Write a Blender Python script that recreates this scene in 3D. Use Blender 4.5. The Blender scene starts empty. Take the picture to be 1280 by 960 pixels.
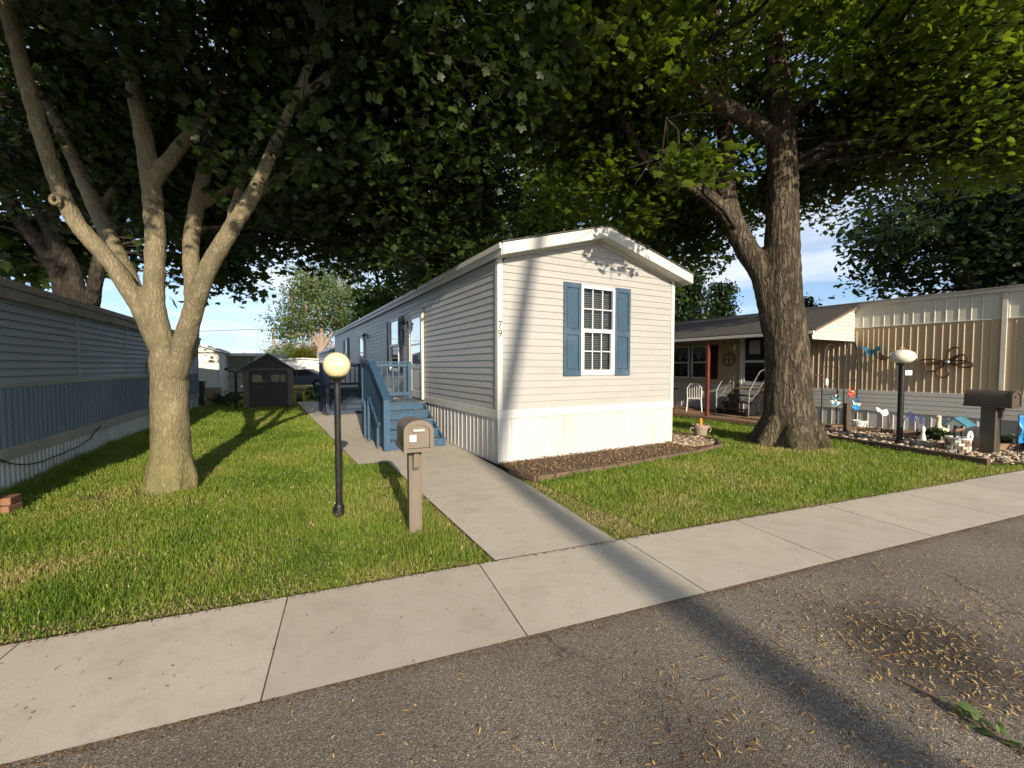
import bpy, bmesh, math, random
import numpy as np
from mathutils import Vector, Matrix
random.seed(7)
rng = np.random.default_rng(11)
S = bpy.context.scene
COL = S.collection
R = math.radians
ANG = R(29.2)                       # the plots run at this angle to the view
HC = (-0.22, 6.95)                  # corner of the main home next to the walk
def loc2w(x, y, z=0.0, o=HC, a=ANG):
    return (o[0] + x*math.cos(a) - y*math.sin(a), o[1] + x*math.sin(a) + y*math.cos(a), z)

# ---------------------------------------------------------------- materials
def _tree(name):
    m = bpy.data.materials.new(name); m.use_nodes = True
    nt = m.node_tree
    return m, nt, nt.nodes['Principled BSDF']
def N(nt, kind, **kw):
    n = nt.nodes.new(kind)
    for k, v in kw.items():
        if k.startswith('i_'):
            n.inputs[k[2:].replace('_', ' ')].default_value = v
        else:
            setattr(n, k, v)
    return n
def rgba(c): return (c[0], c[1], c[2], 1.0)
def mat(name, col, rough=0.6, var=0.18, scale=3.0, bump=0.0, bscale=60.0, metal=0.0, stretch=(1, 1, 1), spec=0.4, dirt=None, dirt_amt=0.5, dirt_scale=1.2):
    """one colour with blotchy variation, optional stains of a second colour and a fine bump"""
    m, nt, p = _tree(name)
    L = nt.links.new
    tc = N(nt, 'ShaderNodeTexCoord')
    mp = N(nt, 'ShaderNodeMapping'); mp.inputs['Scale'].default_value = stretch
    L(tc.outputs['Object'], mp.inputs['Vector'])
    n1 = N(nt, 'ShaderNodeTexNoise', i_Scale=scale, i_Detail=6.0, i_Roughness=0.62)
    L(mp.outputs[0], n1.inputs['Vector'])
    r = N(nt, 'ShaderNodeMapRange'); r.inputs['From Min'].default_value = 0.3; r.inputs['From Max'].default_value = 0.7
    r.inputs['To Min'].default_value = 1-var; r.inputs['To Max'].default_value = 1+var
    L(n1.outputs['Fac'], r.inputs['Value'])
    mul = N(nt, 'ShaderNodeVectorMath', operation='SCALE'); mul.inputs[0].default_value = col[:3]
    L(r.outputs[0], mul.inputs['Scale'])
    out = mul.outputs[0]
    if dirt is not None:
        n2 = N(nt, 'ShaderNodeTexNoise', i_Scale=dirt_scale, i_Detail=8.0, i_Roughness=0.7)
        L(mp.outputs[0], n2.inputs['Vector'])
        r2 = N(nt, 'ShaderNodeMapRange'); r2.inputs['From Min'].default_value = 0.48; r2.inputs['From Max'].default_value = 0.72
        r2.inputs['To Max'].default_value = dirt_amt
        L(n2.outputs['Fac'], r2.inputs['Value'])
        mx = N(nt, 'ShaderNodeMix', data_type='RGBA'); mx.inputs['B'].default_value = rgba(dirt)
        L(r2.outputs[0], mx.inputs['Factor']); L(out, mx.inputs['A']); out = mx.outputs['Result']
    L(out, p.inputs['Base Color'])
    p.inputs['Roughness'].default_value = rough
    p.inputs['Metallic'].default_value = metal
    p.inputs['Specular IOR Level'].default_value = spec
    if bump > 0:
        n3 = N(nt, 'ShaderNodeTexNoise', i_Scale=bscale, i_Detail=4.0)
        L(mp.outputs[0], n3.inputs['Vector'])
        b = N(nt, 'ShaderNodeBump', i_Strength=bump, i_Distance=0.01)
        L(n3.outputs['Fac'], b.inputs['Height']); L(b.outputs[0], p.inputs['Normal'])
    return m
def mat_leaf(name, cols, trans, tfac=0.4, rough=0.45):
    """leaf or blade: colour picked by the per-face random value, light comes through"""
    m, nt, p = _tree(name); L = nt.links.new
    at = N(nt, 'ShaderNodeAttribute', attribute_name='rnd')
    cr = N(nt, 'ShaderNodeValToRGB')
    el = cr.color_ramp.elements
    el[0].position = 0.0; el[0].color = rgba(cols[0]); el[1].position = 1.0; el[1].color = rgba(cols[-1])
    for i, c in enumerate(cols[1:-1]):
        e = el.new((i+1)/(len(cols)-1)); e.color = rgba(c)
    L(at.outputs['Fac'], cr.inputs['Fac']); L(cr.outputs[0], p.inputs['Base Color'])
    p.inputs['Roughness'].default_value = rough; p.inputs['Specular IOR Level'].default_value = 0.35
    tr = N(nt, 'ShaderNodeBsdfTranslucent')
    hs = N(nt, 'ShaderNodeMix', data_type='RGBA'); hs.inputs['Factor'].default_value = 0.65; hs.inputs['B'].default_value = rgba(trans)
    L(cr.outputs[0], hs.inputs['A']); L(hs.outputs['Result'], tr.inputs['Color'])
    mx = N(nt, 'ShaderNodeMixShader'); mx.inputs[0].default_value = tfac
    L(p.outputs[0], mx.inputs[1]); L(tr.outputs[0], mx.inputs[2])
    L(mx.outputs[0], nt.nodes['Material Output'].inputs['Surface'])
    return m
def mat_bark(name, c1, c2, moss=None, vs=(9, 9, 2.2), depth=0.03, moss_top=1.2):
    """furrowed bark: warped upright ridges plus fine grain"""
    m, nt, p = _tree(name); L = nt.links.new
    tc = N(nt, 'ShaderNodeTexCoord'); mp = N(nt, 'ShaderNodeMapping'); mp.inputs['Scale'].default_value = vs
    wn = N(nt, 'ShaderNodeTexNoise', i_Scale=5.0, i_Detail=5.0)
    L(tc.outputs['Object'], wn.inputs['Vector'])
    add = N(nt, 'ShaderNodeMix', data_type='VECTOR'); add.inputs['Factor'].default_value = 0.12
    L(tc.outputs['Object'], add.inputs['A']); L(wn.outputs['Color'], add.inputs['B'])
    L(add.outputs['Result'], mp.inputs['Vector'])
    v = N(nt, 'ShaderNodeTexNoise', i_Scale=1.0, i_Detail=3.0, i_Roughness=0.55); L(mp.outputs[0], v.inputs['Vector'])
    n = N(nt, 'ShaderNodeTexNoise', i_Scale=3.2, i_Detail=9.0, i_Roughness=0.75); L(mp.outputs[0], n.inputs['Vector'])
    # ridge = 1 - |noise - 0.5|: narrow dark furrows where the noise crosses its middle
    s1 = N(nt, 'ShaderNodeMath', operation='SUBTRACT'); s1.inputs[1].default_value = 0.5; L(v.outputs['Fac'], s1.inputs[0])
    s2 = N(nt, 'ShaderNodeMath', operation='ABSOLUTE'); L(s1.outputs[0], s2.inputs[0])
    h = N(nt, 'ShaderNodeMapRange'); h.inputs['From Max'].default_value = 0.13; L(s2.outputs[0], h.inputs['Value'])
    ad = N(nt, 'ShaderNodeMath', operation='MULTIPLY_ADD'); ad.inputs[1].default_value = 0.75
    L(n.outputs['Fac'], ad.inputs[0]); L(h.outputs[0], ad.inputs[2])
    cr = N(nt, 'ShaderNodeMapRange'); cr.inputs['From Min'].default_value = 0.3; cr.inputs['From Max'].default_value = 1.4; L(ad.outputs[0], cr.inputs['Value'])
    mx = N(nt, 'ShaderNodeMix', data_type='RGBA'); mx.inputs['A'].default_value = rgba(c2); mx.inputs['B'].default_value = rgba(c1)
    L(cr.outputs[0], mx.inputs['Factor']); out = mx.outputs['Result']
    if moss:
        sx = N(nt, 'ShaderNodeSeparateXYZ'); L(tc.outputs['Object'], sx.inputs[0])
        mr = N(nt, 'ShaderNodeMapRange'); mr.inputs['From Min'].default_value = moss_top; mr.inputs['From Max'].default_value = 0.0; mr.inputs['To Max'].default_value = 0.75
        L(sx.outputs['Z'], mr.inputs['Value'])
        mn = N(nt, 'ShaderNodeTexNoise', i_Scale=3.0, i_Detail=5.0); L(tc.outputs['Object'], mn.inputs['Vector'])
        mm = N(nt, 'ShaderNodeMath', operation='MULTIPLY'); L(mr.outputs[0], mm.inputs[0]); L(mn.outputs['Fac'], mm.inputs[1])
        m2 = N(nt, 'ShaderNodeMix', data_type='RGBA'); m2.inputs['B'].default_value = rgba(moss)
        L(mm.outputs[0], m2.inputs['Factor']); L(out, m2.inputs['A']); out = m2.outputs['Result']
    bn = N(nt, 'ShaderNodeTexNoise', i_Scale=2.3, i_Detail=5.0, i_Roughness=0.65); L(tc.outputs['Object'], bn.inputs['Vector'])   # weather stains
    br = N(nt, 'ShaderNodeMapRange'); br.inputs['From Min'].default_value = 0.3; br.inputs['From Max'].default_value = 0.7; br.inputs['To Min'].default_value = 0.68; br.inputs['To Max'].default_value = 1.18; L(bn.outputs['Fac'], br.inputs['Value'])
    bs = N(nt, 'ShaderNodeVectorMath', operation='SCALE'); L(out, bs.inputs[0]); L(br.outputs[0], bs.inputs['Scale']); out = bs.outputs[0]
    L(out, p.inputs['Base Color']); p.inputs['Roughness'].default_value = 0.9; p.inputs['Specular IOR Level'].default_value = 0.15
    b = N(nt, 'ShaderNodeBump', i_Strength=0.9, i_Distance=depth); L(ad.outputs[0], b.inputs['Height']); L(b.outputs[0], p.inputs['Normal'])
    return m
def mat_asphalt(name):
    m, nt, p = _tree(name); L = nt.links.new
    tc = N(nt, 'ShaderNodeTexCoord')
    big = N(nt, 'ShaderNodeTexNoise', i_Scale=0.9, i_Detail=7.0, i_Roughness=0.6); L(tc.outputs['Object'], big.inputs['Vector'])
    v = N(nt, 'ShaderNodeTexVoronoi', i_Scale=190.0); L(tc.outputs['Object'], v.inputs['Vector'])
    fine = N(nt, 'ShaderNodeTexNoise', i_Scale=160.0, i_Detail=3.0, i_Roughness=0.7); L(tc.outputs['Object'], fine.inputs['Vector'])
    sp = N(nt, 'ShaderNodeSeparateColor'); L(v.outputs['Color'], sp.inputs[0])
    st = N(nt, 'ShaderNodeValToRGB')
    e = st.color_ramp.elements
    e[0].position = 0.0; e[0].color = (0.105, 0.089, 0.073, 1); e[1].position = 1.0; e[1].color = (0.46, 0.395, 0.32, 1)
    x = e.new(0.55); x.color = (0.187, 0.159, 0.13, 1); x = e.new(0.9); x.color = (0.265, 0.226, 0.186, 1)
    L(sp.outputs[0], st.inputs['Fac'])
    mr = N(nt, 'ShaderNodeMapRange'); mr.inputs['From Min'].default_value = 0.25; mr.inputs['From Max'].default_value = 0.75
    mr.inputs['To Min'].default_value = 0.72; mr.inputs['To Max'].default_value = 1.25; L(big.outputs['Fac'], mr.inputs['Value'])
    sc = N(nt, 'ShaderNodeVectorMath', operation='SCALE'); L(st.outputs[0], sc.inputs[0]); L(mr.outputs[0], sc.inputs['Scale'])
    out = sc.outputs[0]
    for (cx, cy, rr, amt) in ((2.35, 2.35, 0.62, 0.72), (0.75, 1.72, 0.38, 0.45), (1.35, 1.45, 0.25, 0.3)):
        # old oil and dirt stains on the road
        su = N(nt, 'ShaderNodeVectorMath', operation='DISTANCE'); su.inputs[1].default_value = (cx, cy, -0.02); L(tc.outputs['Object'], su.inputs[0])
        nn = N(nt, 'ShaderNodeTexNoise', i_Scale=4.0, i_Detail=7.0, i_Roughness=0.7); L(tc.outputs['Object'], nn.inputs['Vector'])
        a = N(nt, 'ShaderNodeMath', operation='MULTIPLY_ADD'); a.inputs[1].default_value = 0.8; L(nn.outputs['Fac'], a.inputs[0]); L(su.outputs['Value'], a.inputs[2])
        r2 = N(nt, 'ShaderNodeMapRange'); r2.inputs['From Min'].default_value = rr+0.42; r2.inputs['From Max'].default_value = rr*0.3+0.4
        r2.inputs['To Max'].default_value = amt; L(a.outputs[0], r2.inputs['Value'])
        mx = N(nt, 'ShaderNodeMix', data_type='RGBA'); mx.inputs['B'].default_value = (0.022, 0.016, 0.011, 1)
        L(r2.outputs[0], mx.inputs['Factor']); L(out, mx.inputs['A']); out = mx.outputs['Result']
    c = _cracks(nt, tc, 0.38, 0.0035, 0.52)
    mx = N(nt, 'ShaderNodeMix', data_type='RGBA'); mx.inputs['B'].default_value = (0.03, 0.025, 0.02, 1); L(c, mx.inputs['Factor']); L(out, mx.inputs['A']); out = mx.outputs['Result']
    L(out, p.inputs['Base Color']); p.inputs['Roughness'].default_value = 0.85; p.inputs['Specular IOR Level'].default_value = 0.25
    hh = N(nt, 'ShaderNodeMath', operation='MULTIPLY_ADD'); hh.inputs[1].default_value = 0.6
    L(fine.outputs['Fac'], hh.inputs[0]); L(v.outputs['Distance'], hh.inputs[2])
    b = N(nt, 'ShaderNodeBump', i_Strength=0.7, i_Distance=0.0035); L(hh.outputs[0], b.inputs['Height']); L(b.outputs[0], p.inputs['Normal'])
    return m
def _cracks(nt, tc, scale, width, mask_lo):
    """factor for a few hairline cracks: warped cell borders, present only in places"""
    L = nt.links.new
    w = N(nt, 'ShaderNodeTexNoise', i_Scale=5.0, i_Detail=8.0, i_Roughness=0.7); L(tc.outputs['Object'], w.inputs['Vector'])
    a = N(nt, 'ShaderNodeMix', data_type='VECTOR'); a.inputs['Factor'].default_value = 0.22; L(tc.outputs['Object'], a.inputs['A']); L(w.outputs['Color'], a.inputs['B'])
    v = N(nt, 'ShaderNodeTexVoronoi', feature='DISTANCE_TO_EDGE', i_Scale=scale); L(a.outputs['Result'], v.inputs['Vector'])
    r = N(nt, 'ShaderNodeMapRange'); r.inputs['From Min'].default_value = 0.0; r.inputs['From Max'].default_value = width; r.inputs['To Min'].default_value = 1.0; r.inputs['To Max'].default_value = 0.0
    L(v.outputs['Distance'], r.inputs['Value'])
    k = N(nt, 'ShaderNodeTexNoise', i_Scale=0.55, i_Detail=3.0); L(tc.outputs['Object'], k.inputs['Vector'])
    r2 = N(nt, 'ShaderNodeMapRange'); r2.inputs['From Min'].default_value = mask_lo; r2.inputs['From Max'].default_value = mask_lo+0.08; L(k.outputs['Fac'], r2.inputs['Value'])
    m = N(nt, 'ShaderNodeMath', operation='MULTIPLY'); L(r.outputs[0], m.inputs[0]); L(r2.outputs[0], m.inputs[1]); return m.outputs[0]
def mat_concrete(name, tone=1.0):
    m, nt, p = _tree(name); L = nt.links.new
    tc = N(nt, 'ShaderNodeTexCoord'); out = None
    base = N(nt, 'ShaderNodeRGB'); base.outputs[0].default_value = (0.53*tone, 0.48*tone, 0.40*tone, 1); out = base.outputs[0]
    for sc, lo, hi, amt, col in ((0.7, .42, .75, .45, (0.40, 0.35, 0.28)), (2.6, .48, .72, .55, (0.36, 0.30, 0.235)), (9.0, .52, .78, .5, (0.37, 0.31, 0.24)), (60.0, .55, .75, .4, (0.36, 0.31, 0.25)), (45.0, .62, .75, .5, (0.74, 0.70, 0.62))):
        n = N(nt, 'ShaderNodeTexNoise', i_Scale=sc, i_Detail=7.0, i_Roughness=0.68); L(tc.outputs['Object'], n.inputs['Vector'])
        r = N(nt, 'ShaderNodeMapRange'); r.inputs['From Min'].default_value = lo; r.inputs['From Max'].default_value = hi; r.inputs['To Max'].default_value = amt; L(n.outputs['Fac'], r.inputs['Value'])
        mx = N(nt, 'ShaderNodeMix', data_type='RGBA'); mx.inputs['B'].default_value = rgba(col); L(r.outputs[0], mx.inputs['Factor']); L(out, mx.inputs['A']); out = mx.outputs['Result']
    v = N(nt, 'ShaderNodeTexVoronoi', i_Scale=14.0); L(tc.outputs['Object'], v.inputs['Vector'])      # scattered dark specks
    r = N(nt, 'ShaderNodeMapRange'); r.inputs['From Min'].default_value = 0.09; r.inputs['From Max'].default_value = 0.04; r.inputs['To Max'].default_value = 0.55; L(v.outputs['Distance'], r.inputs['Value'])
    mx = N(nt, 'ShaderNodeMix', data_type='RGBA'); mx.inputs['B'].default_value = (0.27, 0.22, 0.16, 1); L(r.outputs[0], mx.inputs['Factor']); L(out, mx.inputs['A']); out = mx.outputs['Result']
    c = _cracks(nt, tc, 0.45, 0.0028, 0.56)
    mx = N(nt, 'ShaderNodeMix', data_type='RGBA'); mx.inputs['B'].default_value = (0.2, 0.16, 0.12, 1); L(c, mx.inputs['Factor']); L(out, mx.inputs['A']); out = mx.outputs['Result']
    L(out, p.inputs['Base Color']); p.inputs['Roughness'].default_value = 0.88; p.inputs['Specular IOR Level'].default_value = 0.25
    n3 = N(nt, 'ShaderNodeTexNoise', i_Scale=150.0, i_Detail=5.0, i_Roughness=0.7); L(tc.outputs['Object'], n3.inputs['Vector'])
    b = N(nt, 'ShaderNodeBump', i_Strength=0.28, i_Distance=0.006); L(n3.outputs['Fac'], b.inputs['Height']); L(b.outputs[0], p.inputs['Normal'])
    return m
def mat_glass(name, tint=(0.9, 0.95, 0.95), rough=0.02, opacity=0.0):
    """window glass: sharp reflection by angle, otherwise see-through"""
    m, nt, p = _tree(name); L = nt.links.new
    t = N(nt, 'ShaderNodeBsdfTransparent'); t.inputs[0].default_value = rgba(tint)
    g = N(nt, 'ShaderNodeBsdfGlossy'); g.inputs['Roughness'].default_value = rough
    f = N(nt, 'ShaderNodeFresnel', i_IOR=1.55)
    mx = N(nt, 'ShaderNodeMixShader'); L(f.outputs[0], mx.inputs[0]); L(t.outputs[0], mx.inputs[1]); L(g.outputs[0], mx.inputs[2])
    L(mx.outputs[0], nt.nodes['Material Output'].inputs['Surface'])
    return m
def mat_globe(name, col):
    m, nt, p = _tree(name)
    p.inputs['Base Color'].default_value = rgba(col); p.inputs['Roughness'].default_value = 0.18
    p.inputs['Subsurface Weight'].default_value = 0.35; p.inputs['Subsurface Radius'].default_value = (0.08, 0.06, 0.03)
    p.inputs['Coat Weight'].default_value = 0.3
    return m

# ---------------------------------------------------------------- mesh building
class MB:
    def __init__(s): s.v = []; s.f = []; s.mi = []; s.cur = 0
    def add(s, vs, fs):
        o = len(s.v); s.v += [tuple(v) for v in vs]
        for f in fs: s.f.append([i+o for i in f]); s.mi.append(s.cur)
    def quad(s, a, b, c, d): s.add([a, b, c, d], [(0, 1, 2, 3)])
    def box(s, x0, x1, y0, y1, z0, z1, M=None):
        vs = [(x, y, z) for z in (z0, z1) for y in (y0, y1) for x in (x0, x1)]
        if M is not None: vs = [tuple(M @ Vector(v)) for v in vs]
        s.add(vs, [(0, 2, 3, 1), (4, 5, 7, 6), (0, 1, 5, 4), (2, 6, 7, 3), (0, 4, 6, 2), (1, 3, 7, 5)])
        return s
    def beam(s, a, b, w, h, up=(0, 0, 1)):
        a = Vector(a); b = Vector(b); d = (b-a); l = d.length; d.normalize()
        u = Vector(up); x = d.cross(u)
        if x.length < 1e-4: x = d.cross(Vector((0, 1, 0)))
        x.normalize(); z = x.cross(d)
        M = Matrix(((x.x, d.x, z.x, a.x), (x.y, d.y, z.y, a.y), (x.z, d.z, z.z, a.z), (0, 0, 0, 1)))
        return s.box(-w/2, w/2, 0, l, -h/2, h/2, M)
    def prism(s, poly, fn, t0, t1):
        """extrude an outline: fn(a, b, t) -> point"""
        n = len(poly)
        vs = [fn(a, b, t0) for a, b in poly] + [fn(a, b, t1) for a, b in poly]
        fs = [tuple(range(n)), tuple(range(2*n-1, n-1, -1))] + [(i, i+n, (i+1) % n + n, (i+1) % n) for i in range(n)]
        s.add(vs, fs); return s
    def tube(s, pts, rad, n=8, cap=True):
        pts = [Vector(p) for p in pts]
        if not isinstance(rad, (list, tuple)): rad = [rad]*len(pts)
        T = []
        for i in range(len(pts)):
            d = pts[min(i+1, len(pts)-1)] - pts[max(i-1, 0)]
            T.append(d.normalized() if d.length > 1e-9 else Vector((0, 0, 1)))
        up = Vector((1, 0, 0)) if abs(T[0].x) < 0.8 else Vector((0, 1, 0))
        vs = []; x = None
        for p, t, r in zip(pts, T, rad):
            x = (up if x is None else x); x = x - t*x.dot(t)
            if x.length < 1e-6: x = t.orthogonal()
            x.normalize(); y = t.cross(x)
            for k in range(n):
                a = 2*math.pi*k/n; vs.append(p + x*(r*math.cos(a)) + y*(r*math.sin(a)))
        fs = []
        for i in range(len(pts)-1):
            for k in range(n):
                k2 = (k+1) % n; fs.append((i*n+k, i*n+k2, (i+1)*n+k2, (i+1)*n+k))
        if cap: fs += [tuple(range(n-1, -1, -1)), tuple(range((len(pts)-1)*n, len(pts)*n))]
        s.add(vs, fs); return s
    def lathe(s, prof, n=24, c=(0, 0, 0)):
        vs = [(c[0]+r*math.cos(2*math.pi*k/n), c[1]+r*math.sin(2*math.pi*k/n), c[2]+z) for r, z in prof for k in range(n)]
        fs = []
        for i in range(len(prof)-1):
            for k in range(n):
                k2 = (k+1) % n; fs.append((i*n+k, i*n+k2, (i+1)*n+k2, (i+1)*n+k))
        fs += [tuple(range(n-1, -1, -1)), tuple(range((len(prof)-1)*n, len(prof)*n))]
        s.add(vs, fs); return s
    def ball(s, c, r, n=12, sc=(1, 1, 1), lo=-90, hi=90):
        m = max(4, n//2+1)
        return_prof = [(max(1e-4, r*math.cos(R(lo+(hi-lo)*i/m))), r*math.sin(R(lo+(hi-lo)*i/m))) for i in range(m+1)]
        o = len(s.v); s.lathe(return_prof, n)
        for i in range(o, len(s.v)):
            v = s.v[i]; s.v[i] = (c[0]+v[0]*sc[0], c[1]+v[1]*sc[1], c[2]+v[2]*sc[2])
        return s
    def build(s, name, m, parent=None, smooth=False, bevel=0.0, loc=None, weld=False):
        me = bpy.data.meshes.new(name); me.from_pydata(s.v, [], s.f)
        for mm in (m if isinstance(m, (list, tuple)) else [m]): me.materials.append(mm)
        me.polygons.foreach_set('material_index', s.mi)
        bm = bmesh.new(); bm.from_mesh(me)
        if weld: bmesh.ops.remove_doubles(bm, verts=bm.verts, dist=1e-5)
        bmesh.ops.recalc_face_normals(bm, faces=bm.faces); bm.to_mesh(me); bm.free()
        if smooth:
            me.polygons.foreach_set('use_smooth', [True]*len(me.polygons))
            me.set_sharp_from_angle(angle=R(38))
        me.update()
        o = bpy.data.objects.new(name, me); COL.objects.link(o)
        if parent is not None: o.parent = parent
        if loc is not None: o.location = loc
        if bevel > 0:
            b = o.modifiers.new('edge', 'BEVEL'); b.width = bevel; b.segments = 2; b.limit_method = 'ANGLE'; b.angle_limit = R(40)
        return o
def tag(o, label, cat, group=None):
    o['label'] = label; o['category'] = cat
    if group: o['group'] = group
    return o
def thing(name, label, cat, loc=(0, 0, 0), rz=0.0, group=None):
    o = bpy.data.objects.new(name, None); o.empty_display_size = 0.2; COL.objects.link(o)
    o.location = loc; o.rotation_euler = (0, 0, rz)
    return tag(o, label, cat, group)
def setting(o, kind='structure'): o['kind'] = kind; return o
def np_mesh(name, co, faces_flat, sizes, m, parent=None, rnd=None, smooth=False):
    me = bpy.data.meshes.new(name)
    me.vertices.add(len(co)); me.vertices.foreach_set('co', co.astype(np.float32).ravel())
    me.loops.add(len(faces_flat)); me.loops.foreach_set('vertex_index', faces_flat.astype(np.int32))
    me.polygons.add(len(sizes))
    st = np.concatenate(([0], np.cumsum(sizes)[:-1])).astype(np.int32)
    me.polygons.foreach_set('loop_start', st); me.polygons.foreach_set('loop_total', sizes.astype(np.int32))
    if smooth: me.polygons.foreach_set('use_smooth', np.ones(len(sizes), dtype=bool))
    me.update(calc_edges=True)
    for mm in (m if isinstance(m, (list, tuple)) else [m]): me.materials.append(mm)
    if rnd is not None:
        a = me.attributes.new('rnd', 'FLOAT', 'FACE'); a.data.foreach_set('value', rnd.astype(np.float32))
    o = bpy.data.objects.new(name, me); COL.objects.link(o)
    if parent is not None: o.parent = parent
    return o
def text_mesh(name, body, size, m, parent, M, depth=0.004):
    cu = bpy.data.curves.new(name, 'FONT'); cu.body = body; cu.size = size; cu.extrude = depth; cu.align_x = 'CENTER'; cu.align_y = 'CENTER'
    t = bpy.data.objects.new(name+'_curve', cu); COL.objects.link(t)
    dg = bpy.context.evaluated_depsgraph_get(); me = bpy.data.meshes.new_from_object(t.evaluated_get(dg))
    bpy.data.objects.remove(t); bpy.data.curves.remove(cu)
    me.transform(M); me.materials.clear(); me.materials.append(m)
    o = bpy.data.objects.new(name, me); COL.objects.link(o); o.parent = parent
    return o
def copy_tree(o, parent=None):
    c = o.copy(); COL.objects.link(c); c.parent = parent
    for ch in [x for x in S.objects if x.parent == o]: copy_tree(ch, c)
    return c

# wall skins --------------------------------------------------------------
def lap_wall(mb, f, a0, a1, z0, z1, pitch=0.12, depth=0.014, hole=None, span=None):
    """clapboard courses on a wall; f(a, z, out) -> point, hole=(a0, a1, z0, z1), span(z)->(a0, a1)"""
    z = z0
    cuts = []
    while z < z1-1e-4: cuts.append((z, min(z+pitch, z1))); z += pitch
    for zb, zt in cuts:
        b = span(zb) if span else (a0, a1); t = span(zt) if span else (a0, a1)
        segs = [(b[0], b[1], t[0], t[1])]
        if hole and zt > hole[2]+1e-3 and zb < hole[3]-1e-3:
            segs = [(b[0], hole[0], t[0], hole[0]), (hole[1], b[1], hole[1], t[1])]
            ob = lambda z: depth + (0.002-depth)*(z-zb)/(zt-zb)
            if zb < hole[2]: mb.quad(f(hole[0], zb, depth), f(hole[1], zb, depth), f(hole[1], hole[2], ob(hole[2])), f(hole[0], hole[2], ob(hole[2])))
            if zt > hole[3]: mb.quad(f(hole[0], hole[3], ob(hole[3])), f(hole[1], hole[3], ob(hole[3])), f(hole[1], zt, 0.002), f(hole[0], zt, 0.002))
        for p, q, r, s in segs:
            mb.quad(f(p, zb, depth), f(q, zb, depth), f(s, zt, 0.002), f(r, zt, 0.002))
            mb.quad(f(p, zb, -0.004), f(q, zb, -0.004), f(q, zb, depth), f(p, zb, depth))
def rib_wall(mb, f, a0, a1, z0, z1, pitch=0.2, rib=0.03, depth=0.012, jitter=0.0, double=False):
    """sheet with vertical ribs, as one folded strip"""
    path = [(a0, 0.0)]; a = a0
    while a + pitch < a1 - 0.002:
        w = pitch*(1+random.uniform(-jitter, jitter)); c = a + w
        if c > a1-rib: break
        path += [(c-rib/2-0.004, 0), (c-rib/2+0.004, depth), (c+rib/2-0.004, depth), (c+rib/2+0.004, 0)]
        if double:
            c2 = c+rib*2.0
            path += [(c2-rib/2-0.004, 0), (c2-rib/2+0.004, depth), (c2+rib/2-0.004, depth), (c2+rib/2+0.004, 0)]
        a = c
    path.append((a1, 0.0))
    for (p, o), (q, u) in zip(path[:-1], path[1:]):
        mb.quad(f(p, z0, o), f(q, z0, u), f(q, z1, u), f(p, z1, o))
M = {}
M['siding'] = mat('cream vinyl siding', (0.368, 0.362, 0.35), 0.55, 0.06, 1.5, 0.12, 90, stretch=(1, 1, 4))
M['siding_side'] = mat('grey beige vinyl siding', (0.40, 0.402, 0.395), 0.45, 0.08, 1.5, 0.15, 60, stretch=(1, 1, 4))
M['white_trim'] = mat('white painted trim', (0.60, 0.585, 0.545), 0.45, 0.04, 4, dirt=(0.5, 0.46, 0.38), dirt_amt=0.25)
M['skirt'] = mat('white vinyl skirting', (0.55, 0.55, 0.535), 0.5, 0.05, 3, dirt=(0.40, 0.35, 0.26), dirt_amt=0.3, stretch=(1, 1, 0.4))
M['shingle'] = mat('dark roof shingles', (0.075, 0.068, 0.062), 0.9, 0.4, 9, 0.6, 40)
M['shutter'] = mat('slate blue painted shutter', (0.038, 0.078, 0.125), 0.5, 0.12, 5, dirt=(0.2, 0.27, 0.33), dirt_amt=0.3)
M['shutter_dark'] = mat('black shutter', (0.018, 0.02, 0.025), 0.5, 0.15, 5)
M['frame_white'] = mat('white window frame', (0.66, 0.66, 0.64), 0.35, 0.03, 6)
M['glass'] = mat_glass('window glass')
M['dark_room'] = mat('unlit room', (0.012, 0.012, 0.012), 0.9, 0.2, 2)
M['blind'] = mat('pale window blind', (0.34, 0.35, 0.33), 0.6, 0.08, 8)
M['curtain'] = mat('pale curtain', (0.62, 0.60, 0.55), 0.8, 0.12, 12, stretch=(6, 6, 1))
M['door_white'] = mat('white storm door', (0.62, 0.64, 0.66), 0.4, 0.05, 3)
M['black_metal'] = mat('black painted metal', (0.013, 0.013, 0.014), 0.38, 0.2, 20, dirt=(0.09, 0.08, 0.07), dirt_amt=0.3, dirt_scale=9)
M['blue_deck'] = mat('blue painted deck boards', (0.028, 0.08, 0.15), 0.55, 0.14, 4, 0.25, 30, stretch=(3, 3, 0.7), dirt=(0.08, 0.12, 0.155), dirt_amt=0.5, dirt_scale=3)
M['blue_deck_worn'] = mat('worn blue deck treads', (0.042, 0.095, 0.16), 0.65, 0.2, 6, 0.3, 30, dirt=(0.26, 0.25, 0.22), dirt_amt=0.75, dirt_scale=5)
M['blue_deck_shaded'] = mat('blue deck boards darkened as shade', (0.02, 0.04, 0.08), 0.6, 0.2, 5, 0.25, 30, dirt=(0.05, 0.07, 0.09), dirt_amt=0.5, dirt_scale=3)  # same blue paint as the first porch, darkened to stand for shade
M['blue_siding'] = mat('faded blue aluminium siding', (0.29, 0.345, 0.385), 0.5, 0.10, 1.2, 0.2, 12, stretch=(1, 0.6, 2.5), dirt=(0.35, 0.40, 0.43), dirt_amt=0.35)
M['blue_rib'] = mat('blue ribbed panel', (0.165, 0.22, 0.29), 0.5, 0.10, 1.2, 0.1, 14, stretch=(1, 1, 0.5), dirt=(0.23, 0.29, 0.35), dirt_amt=0.3)
M['pale_skirt'] = mat('pale blue grey skirting', (0.56, 0.60, 0.61), 0.5, 0.08, 2, dirt=(0.28, 0.28, 0.24), dirt_amt=0.45)
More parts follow.
